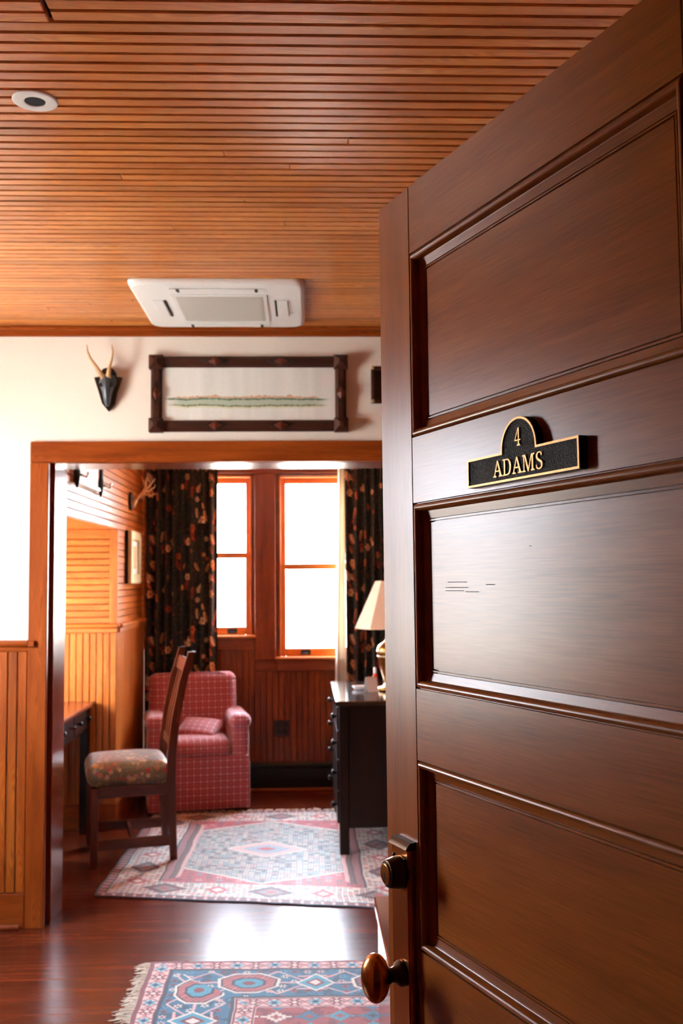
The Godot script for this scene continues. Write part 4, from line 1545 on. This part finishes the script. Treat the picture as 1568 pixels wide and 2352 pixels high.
func build_far_things() -> void:
	var st: SurfaceTool
	curtain("curtain", "dark floral curtain hanging behind the plaid armchair", -1.135, -0.625, 0.06, 2.52, 8, 3)
	curtain("curtain", "dark floral curtain hanging behind the lamp on the dresser", 0.285, 0.86, 0.06, 2.52, 9, 8)
	curtain("curtain_lining", "pale lining edge of the curtain beside the taller window", 0.243, 0.285, 0.06, 2.52, 1, 5, true)
	# curtain rod
	var rod := thing("curtain_rod", "dark wooden curtain rod above the far windows", "curtain rod", Vector3(0, 2.55, ZF + 0.095))
	st = mb()
	tube(st, [Vector3(-1.14, 0, 0), Vector3(1.0, 0, 0)], [0.014, 0.014], 12)
	part("rod", st, M.dark_wood, rod)
	for x in [-1.1, -0.29, 0.95]:
		st = mb()
		bb(st, Vector3(x - 0.01, -0.012, -0.095), Vector3(x + 0.01, 0.012, -0.012), 0.002)
		part("bracket", st, M.dark_wood, rod)
	# far rug
	var fm := plain("far_rug_pile", Color.WHITE, 0.6)
	fm.albedo_texture = far_rug_img(1.58, 1.9)
	fm.texture_repeat = false
	fm.rim_enabled = true
	fm.rim = 0.6
	rug("rug", "cream bordered rug with a grey-blue lozenge field under the desk chair", [Vector3(-0.985, 0, -6.62), Vector3(0.56, 0, -6.62), Vector3(0.56, 0, -4.62), Vector3(-1.017, 0, -4.925)], fm, [1], 0.006)
	build_armchair()
	build_desk_chair()
	build_desk()
	build_dresser()
	build_far_wall_things()

func build_armchair() -> void:
	var rot := Basis(Vector3.UP, 0.19)
	# origin at the front right foot corner as seen; local +x to the right, +z towards the room
	var t := thing("armchair", "red plaid upholstered armchair with a skirt in the corner by the windows", "armchair", Vector3(-0.366, 0.0088, -6.664), rot)
	var W := 0.66
	var st := mb()
	soft(st, Vector3(-W / 2, 0.165, -0.245), Vector3(W, 0.315, 0.49), 0.018, 8)
	part("skirt", st, M.plaid, t)
	st = mb()
	# seam band above the skirt
	soft(st, Vector3(-W / 2, 0.325, -0.245), Vector3(W - 0.006, 0.06, 0.484), 0.02, 8)
	part("seat_rail", st, M.plaid, t)
	for s in [0, 1]:
		st = mb()
		var cx := -0.062 if s == 0 else -W + 0.062
		soft(st, Vector3(cx, 0.43, -0.25), Vector3(0.118, 0.24, 0.47), 0.035, 10)
		# rolled arm top, fuller at the front
		soft(st, Vector3(cx + (0.004 if s == 0 else -0.004), 0.565, -0.245), Vector3(0.142, 0.105, 0.485), 0.05, 12)
		part("arm", st, M.plaid, t)
	st = mb()
	soft(st, Vector3(-W / 2, 0.40, -0.205), Vector3(W - 0.245, 0.12, 0.42), 0.045, 12, Vector3(0, 0.02, 0.006))
	part("seat_cushion", st, M.plaid, t)
	st = mb()
	var bt := Transform3D(Basis(Vector3.RIGHT, -0.16), Vector3(-W / 2 - 0.01, 0.61, -0.43))
	soft(st, Vector3.ZERO, Vector3(W - 0.06, 0.50, 0.12), 0.055, 14, Vector3(0, 0, 0.02), bt)
	part("backrest", st, M.plaid, t)
	# welt along the top of the back
	st = mb()
	var pts := []
	for k in 25:
		var a := -1.0 + 2.0 * k / 24.0
		var e := pow(absf(a), 5.0)
		pts.append(bt * Vector3(a * (W - 0.075) * 0.5, 0.244 - 0.05 * e, 0.045))
	var rad := []
	for k in 25: rad.append(0.005)
	tube(st, pts, rad, 6)
	part("piping", st, M.plaid, t)
	# loose cushion lying on the seat: a thing of its own
	var c := thing("scatter_cushion", "small plaid cushion leaning on the armchair seat", "cushion", Vector3(-0.715, 0.487, -6.84), Basis(Vector3.UP, -0.25) * Basis(Vector3.RIGHT, 0.38) * Basis(Vector3.BACK, -0.08))
	st = mb()
	soft(st, Vector3(0, 0.025, 0), Vector3(0.27, 0.055, 0.22), 0.027, 12, Vector3(0, 0.018, 0))
	part("cover", st, M.plaid, c)

func build_desk_chair() -> void:
	# local: +x = front of the chair, +z = near side
	var f := Vector3(-0.9708, 0, 0.24).normalized()
	var side := Vector3(0.24, 0, 0.9708).normalized()
	var near_rear := Vector3(-0.728, 0.0085, -5.522)
	var t := thing("desk_chair", "dark wooden desk chair with a tall raked back and floral tapestry seat", "chair", near_rear, Basis(f, Vector3.UP, side))
	var D := 0.405
	var Wd := 0.42
	var st: SurfaceTool
	for zz in [0.0, -Wd]:
		# front leg
		st = mb()
		bb(st, Vector3(D - 0.02, 0, zz - 0.02), Vector3(D + 0.02, 0.40, zz + 0.02), 0.003, 1, uvr())
		part("leg", st, M.chair_wood, t)
		# rear post, straight below the seat and raked above
		var pts := [[-0.012, 0.0, 0.019], [-0.004, 0.2, 0.021], [0.004, 0.42, 0.023], [0.0, 0.56, 0.023], [-0.022, 0.75, 0.022], [-0.062, 0.95, 0.021], [-0.108, 1.105, 0.019]]
		var P := []
		var z0: float = zz - 0.016
		var z1: float = zz + 0.016
		st = mb()
		for k in pts.size() - 1:
			var a: Array = pts[k]
			var b: Array = pts[k + 1]
			var q0 := Vector3(a[0] - a[2], a[1], 0)
			var q1 := Vector3(a[0] + a[2], a[1], 0)
			var q2 := Vector3(b[0] + b[2], b[1], 0)
			var q3 := Vector3(b[0] - b[2], b[1], 0)
			var zA := Vector3(0, 0, z0)
			var zB := Vector3(0, 0, z1)
			face(st, [q0 + zA, q1 + zA, q2 + zA, q3 + zA], Vector3(0, 0, -1), 1)
			face(st, [q0 + zB, q1 + zB, q2 + zB, q3 + zB], Vector3(0, 0, 1), 1)
			var dn := (q2 - q1).normalized()
			face(st, [q1 + zA, q2 + zA, q2 + zB, q1 + zB], Vector3(dn.y, -dn.x, 0), 1)
			var dm := (q3 - q0).normalized()
			face(st, [q0 + zA, q3 + zA, q3 + zB, q0 + zB], Vector3(-dm.y, dm.x, 0), 1)
			if k == pts.size() - 2: face(st, [q2 + zA, q3 + zA, q3 + zB, q2 + zB], Vector3(-0.2, 0.98, 0).normalized(), 1)
			if k == 0: face(st, [q0 + zA, q1 + zA, q1 + zB, q0 + zB], Vector3.DOWN, 1)
		part("rear_post", st, M.chair_wood, t)
		# side apron and stretcher
		st = mb()
		bb(st, Vector3(0.02, 0.345, zz - 0.011), Vector3(D - 0.02, 0.405, zz + 0.011), 0.003, 0, uvr())
		part("apron", st, M.chair_wood, t)
		st = mb()
		bb(st, Vector3(0.01, 0.075, zz - 0.010), Vector3(D - 0.02, 0.130, zz + 0.010), 0.003, 0, uvr())
		part("stretcher", st, M.chair_wood, t)
	for e in [[D - 0.011, D + 0.011, 0.345, 0.405, "apron"], [-0.008, 0.014, 0.345, 0.405, "apron"], [0.19, 0.21, 0.085, 0.125, "stretcher"]]:
		st = mb()
		bb(st, Vector3(e[0], e[2], -Wd + 0.016), Vector3(e[1], e[3], -0.016), 0.003, 2, uvr())
		part(e[4], st, M.chair_wood, t)
	# back rails and slats
	for e in [[-0.085, 1.015, 0.075, -0.26], [-0.004, 0.60, 0.05, -0.08]]:
		st = mb()
		bx(st, Vector3.ZERO, Vector3(0.02, e[2], Wd - 0.032), 0.003, 2, uvr(), Color.WHITE, Transform3D(Basis(Vector3.BACK, -e[3]), Vector3(e[0] , e[1] + 0.01, -Wd / 2)))
		part("back_rail", st, M.chair_wood, t)
	for k in 3:
		st = mb()
		var zc := -Wd / 2 + (k - 1) * 0.09
		var pp := [[-0.004, 0.63], [-0.02, 0.75], [-0.05, 0.88], [-0.076, 0.985]]
		for q in 3:
			var a := Vector3(pp[q][0], pp[q][1], zc)
			var b := Vector3(pp[q + 1][0], pp[q + 1][1], zc)
			var dir := (b - a).normalized()
			bx(st, Vector3.ZERO, Vector3(0.010, (b - a).length() + 0.003, 0.036), 0.0, 1, Vector2.ZERO, Color.WHITE, Transform3D(Basis(Vector3(dir.y, -dir.x, 0), dir, Vector3(0, 0, 1)), (a + b) * 0.5))
		part("slat", st, M.chair_wood, t)
	st = mb()
	soft(st, Vector3(D / 2 + 0.018, 0.462, -Wd / 2), Vector3(D + 0.045, 0.118, Wd + 0.035), 0.055, 14, Vector3(0, 0.022, 0))
	part("seat", st, M.seat_cloth, t)

func build_desk() -> void:
	var t := thing("desk", "dark wooden writing desk with small knobbed drawers in the alcove", "desk", Vector3(-1.281, 0, -6.225))
	# local +x points into the room; desk runs z 0 .. 1.25, x -0.5 .. 0
	var L := 1.28
	var st := mb()
	bb(st, Vector3(-0.56, 0.748, 0), Vector3(0, 0.772, L), 0.005, 2, Vector2(0.2, 0.0))
	part("top", st, M.desk_top, t)
	for e in [[0.05], [L - 0.10]]:
		for x in [-0.53, -0.075]:
			st = mb()
			bb(st, Vector3(x, 0, e[0]), Vector3(x + 0.05, 0.748, e[0] + 0.05), 0.003, 1)
			part("leg", st, M.dark_wood, t)
	st = mb()
	bb(st, Vector3(-0.54, 0.60, 0.03), Vector3(-0.045, 0.747, L - 0.03), 0.002, 2)
	part("case", st, M.dark_wood, t)
	for k in 3:
		var z0 := 0.06 + k * 0.39
		st = mb()
		bb(st, Vector3(-0.045, 0.622, z0), Vector3(-0.030, 0.736, z0 + 0.37), 0.003, 2, uvr())
		var dr := part("drawer", st, M.dark_wood, t)
		for q in [0.075, 0.295]:
			st = mb()
			lathe(st, [[0.0, 0.0], [0.007, 0.0], [0.006, 0.010], [0.013, 0.017], [0.014, 0.024], [0.008, 0.029], [0.0, 0.03]], 14, Transform3D(Basis(Vector3.FORWARD, PI / 2), Vector3(-0.030, 0.685, z0 + q)))
			part("knob", st, M.dark_wood, dr)
	st = mb()
	bb(st, Vector3(-0.30, 0.10, 0.06), Vector3(-0.26, 0.15, L - 0.06), 0.003, 2)
	part("stretcher", st, M.dark_wood, t)

func build_dresser() -> void:
	var t := thing("dresser", "dark wooden dresser with round drawer knobs beside the taller window", "dresser", Vector3(0.158, 0.0085, -5.53))
	# local x 0 .. 0.5 (front at x = 0, facing left), z 0 .. -1.09
	var L := 1.08
	var H := 0.826
	var st := mb()
	bb(st, Vector3(0.0, H - 0.028, -L), Vector3(0.52, H, 0), 0.005, 2, Vector2(0.3, 0.0))
	part("top", st, M.polished_top, t)
	st = mb()
	bb(st, Vector3(0.03, 0.14, -L + 0.02), Vector3(0.51, H - 0.028, -0.02), 0.003, 1, Vector2(0.3, 0.1))
	part("carcass", st, M.dark_wood, t)
	for x in [0.022, 0.458]:
		for z in [-0.068, -L + 0.014]:
			st = mb()
			bb(st, Vector3(x, 0, z), Vector3(x + 0.052, H - 0.03, z + 0.054), 0.003, 1)
			part("leg", st, M.dark_wood, t)
	var rows := [[0.665, 0.785], [0.505, 0.655], [0.335, 0.495], [0.155, 0.325]]
	for e in rows:
		st = mb()
		bb(st, Vector3(0.012, e[0], -L + 0.075), Vector3(0.032, e[1], -0.075), 0.003, 2, uvr())
		var dr := part("drawer", st, M.dark_wood, t)
		for z in [-0.16, -L + 0.16]:
			st = mb()
			lathe(st, [[0.0, 0.0], [0.008, 0.0], [0.007, 0.010], [0.016, 0.018], [0.017, 0.026], [0.010, 0.032], [0.0, 0.033]], 16, Transform3D(Basis(Vector3.FORWARD, -PI / 2), Vector3(0.012, (e[0] + e[1]) * 0.5, z)))
			part("knob", st, M.dark_wood, dr)
	var ty := H + 0.0085
	# lamp
	var la := thing("table_lamp", "table lamp with a six-sided cream shade and gold vase base on the dresser", "lamp", Vector3(0.50, ty, -6.05))
	st = mb()
	lathe(st, [[0.0, 0.0], [0.075, 0.0], [0.078, 0.012], [0.066, 0.022], [0.040, 0.030], [0.032, 0.045], [0.0, 0.046]], 28)
	part("foot", st, M.brass, la)
	st = mb()
	lathe(st, [[0.0, 0.044], [0.030, 0.045], [0.036, 0.07], [0.052, 0.13], [0.066, 0.19], [0.072, 0.225], [0.071, 0.25], [0.062, 0.27], [0.044, 0.283], [0.026, 0.295], [0.022, 0.31], [0.0, 0.31]], 32)
	part("vase", st, M.brass, la)
	for q in [[0.235, 0.074], [0.205, 0.070]]:
		st = mb()
		lathe(st, [[q[1] - 0.004, q[0] - 0.006], [q[1] + 0.002, q[0] - 0.003], [q[1] + 0.002, q[0] + 0.003], [q[1] - 0.004, q[0] + 0.006]], 32)
		part("band", st, M.mat_gold, la)
	st = mb()
	tube(st, [Vector3(0, 0.30, 0), Vector3(0, 0.64, 0)], [0.008, 0.006], 10)
	part("stem", st, M.brass, la)
	# shade: six flat sides, with thickness
	st = mb()
	var sb := 0.37
	var stp := 0.655
	for k in 6:
		var a0 := TAU * (k + 0.12) / 6.0
		var a1 := TAU * (k + 1.12) / 6.0
		var o := func(a: float, r: float, y: float) -> Vector3: return Vector3(cos(a) * r, y, sin(a) * r)
		var am := (a0 + a1) * 0.5
		var nn := Vector3(cos(am), 0.45, sin(am)).normalized()
		face(st, [o.call(a0, 0.205, sb), o.call(a1, 0.205, sb), o.call(a1, 0.078, stp), o.call(a0, 0.078, stp)], nn)
		face(st, [o.call(a0, 0.202, sb), o.call(a1, 0.202, sb), o.call(a1, 0.075, stp), o.call(a0, 0.075, stp)], -nn)
		face(st, [o.call(a0, 0.205, sb), o.call(a1, 0.205, sb), o.call(a1, 0.202, sb), o.call(a0, 0.202, sb)], Vector3.DOWN)
		face(st, [o.call(a0, 0.078, stp), o.call(a1, 0.078, stp), o.call(a1, 0.075, stp), o.call(a0, 0.075, stp)], Vector3.UP)
	part("shade", st, M.shade_cloth, la)
	# small bottle and folded card
	var bo := thing("small_bottle", "little white-capped bottle with an orange-red label on the dresser", "bottle", Vector3(0.425, ty, -6.20))
	st = mb()
	lathe(st, [[0.0, 0.0], [0.014, 0.0], [0.015, 0.003], [0.015, 0.075], [0.012, 0.084], [0.006, 0.088], [0.0, 0.089]], 18)
	part("body", st, M.red_label, bo)
	st = mb()
	lathe(st, [[0.0, 0.087], [0.010, 0.088], [0.010, 0.118], [0.006, 0.124], [0.0, 0.125]], 16)
	part("cap", st, M.white_plastic, bo)
	var ca := thing("folded_card", "white folded card standing open by the lamp on the dresser", "card", Vector3(0.385, ty, -5.98), Basis(Vector3.UP, 0.5))
	for s in [-1.0, 1.0]:
		st = mb()
		bx(st, Vector3(0, 0.045, 0), Vector3(0.075, 0.09, 0.0012), 0.0, 0, Vector2.ZERO, Color.WHITE, Transform3D(Basis(Vector3.RIGHT, -s * 0.28), Vector3(0, 0.001, s * 0.026)))
		part("leaf", st, M.paper, ca)
	var tr := thing("small_tray", "small white dish on the dresser in front of the bottle", "dish", Vector3(0.33, ty, -6.12))
	st = mb()
	lathe(st, [[0.0, 0.003], [0.030, 0.002], [0.032, 0.0], [0.036, 0.002], [0.052, 0.020], [0.050, 0.022], [0.034, 0.006], [0.0, 0.006]], 24)
	part("dish", st, M.white_plastic, tr)

func build_far_wall_things() -> void:
	var st: SurfaceTool
	# ---- antler mount on the left wall
	var a := thing("antler_mount", "single branched antler on a dark green plaque beside the left curtain", "wall trophy", Vector3(XA, 2.03, -6.66))
	st = mb()
	var pf := []
	for k in 16:
		var an := TAU * k / 16.0
		pf.append(Vector2(cos(an) * 0.05, sin(an) * 0.062))
	prism(st, PackedVector2Array(pf), 0.0, 0.018, Transform3D(Basis(Vector3(0, 0, -1), Vector3(0, 1, 0), Vector3(1, 0, 0)), Vector3.ZERO))
	part("plaque", st, M.green_plaque, a)
	st = mb()
	tube(st, [Vector3(0.015, -0.03, 0), Vector3(0.028, -0.012, 0.002), Vector3(0.045, 0.012, 0.0)], [0.022, 0.017, 0.012], 12)
	part("skull_cap", st, M.bone, a)
	st = mb()
	tube(st, [Vector3(0.042, 0.008, 0), Vector3(0.058, 0.024, 0.0), Vector3(0.085, 0.052, 0.0), Vector3(0.105, 0.085, -0.005), Vector3(0.103, 0.13, -0.01), Vector3(0.118, 0.175, -0.012)], [0.013, 0.011, 0.010, 0.009, 0.007, 0.002], 10)
	part("beam", st, M.antler_bone, a)
	for q in [[Vector3(0.096, 0.066, 0), Vector3(0.13, 0.10, 0.0), Vector3(0.155, 0.135, 0.005), Vector3(0.176, 0.148, 0.01)], [Vector3(0.088, 0.056, 0), Vector3(0.13, 0.070, 0.004), Vector3(0.165, 0.090, 0.008), Vector3(0.172, 0.108, 0.008)], [Vector3(0.078, 0.045, 0), Vector3(0.125, 0.042, 0.006), Vector3(0.165, 0.040, 0.01), Vector3(0.185, 0.055, 0.01)], [Vector3(0.103, 0.11, -0.006), Vector3(0.085, 0.14, -0.006), Vector3(0.078, 0.17, -0.004)]]:
		st = mb()
		var rr := []
		for k in q.size(): rr.append(lerpf(0.008, 0.002, float(k) / (q.size() - 1)))
		tube(st, q, rr, 8)
		part("tine", st, M.antler_bone, a)
	# ---- gilt-matted picture below
	var f := thing("gilt_picture", "upright cream and gilt framed picture on the board wall beside the left curtain", "picture", Vector3(XA, 1.657, -6.70))
	st = mb()
	bb(st, Vector3(0.0, -0.172, -0.19), Vector3(0.02, 0.172, 0.19), 0.002)
	part("backing", st, M.black_void, f)
	for e in [[0.11, 0.172, -0.19, 0.19], [-0.172, -0.11, -0.19, 0.19], [-0.11, 0.11, -0.19, -0.125], [-0.11, 0.11, 0.125, 0.19]]:
		st = mb()
		bb(st, Vector3(0.016, e[0], e[2]), Vector3(0.042, e[1], e[3]), 0.004)
		part("rail", st, M.mat_gold, f)
	st = mb()
	bb(st, Vector3(0.02, -0.11, -0.125), Vector3(0.026, 0.11, 0.125), 0.001)
	part("mat", st, M.paper, f)
	st = mb()
	bb(st, Vector3(0.026, -0.075, -0.085), Vector3(0.028, 0.075, 0.085), 0.0)
	part("picture", st, M.mat_gold, f)
	# ---- mirror with dark posts, high on the left wall
	var m := thing("wall_rack", "pale panel between dark wooden posts hung high above the desk alcove", "rack", Vector3(XA, 2.2, -5.28))
	st = mb()
	bb(st, Vector3(0.002, -0.18, -0.30), Vector3(0.014, 0.26, 0.22), 0.001)
	part("panel", st, M.white_plastic, m)
	for z in [-0.34, 0.245]:
		st = mb()
		tube(st, [Vector3(0.022, 0.3, z), Vector3(0.022, -0.12, z), Vector3(0.022, -0.15, z), Vector3(0.022, -0.20, z), Vector3(0.022, -0.23, z)], [0.012, 0.012, 0.017, 0.014, 0.006], 12)
		part("post", st, M.dark_wood, m)
		st = mb()
		tube(st, [Vector3(0.03, -0.16, z - 0.02), Vector3(0.065, -0.175, z - 0.02), Vector3(0.075, -0.15, z - 0.02)], [0.008, 0.007, 0.009], 8)
		part("hook", st, M.steel, m)
	st = mb()
	bb(st, Vector3(0.0, -0.205, -0.33), Vector3(0.026, -0.178, 0.235), 0.004, 2)
	part("bottom_rail", st, M.steel, m)
	# ---- wall socket
	var o := thing("wall_socket", "dark brown double wall socket on the beadboard under the windows", "socket", Vector3(-0.178, 0.44, ZF + 0.002))
	st = mb()
	bb(st, Vector3(-0.056, -0.057, 0), Vector3(0.056, 0.057, 0.007), 0.002)
	part("cover", st, M.outlet_brown, o)
	for sx in [-1.0, 1.0]:
		for sy in [-1.0, 1.0]:
			st = mb()
			soft(st, Vector3(sx * 0.024, sy * 0.022, 0.008), Vector3(0.030, 0.030, 0.006), 0.002, 4)
			part("receptacle", st, M.outlet_face, o)
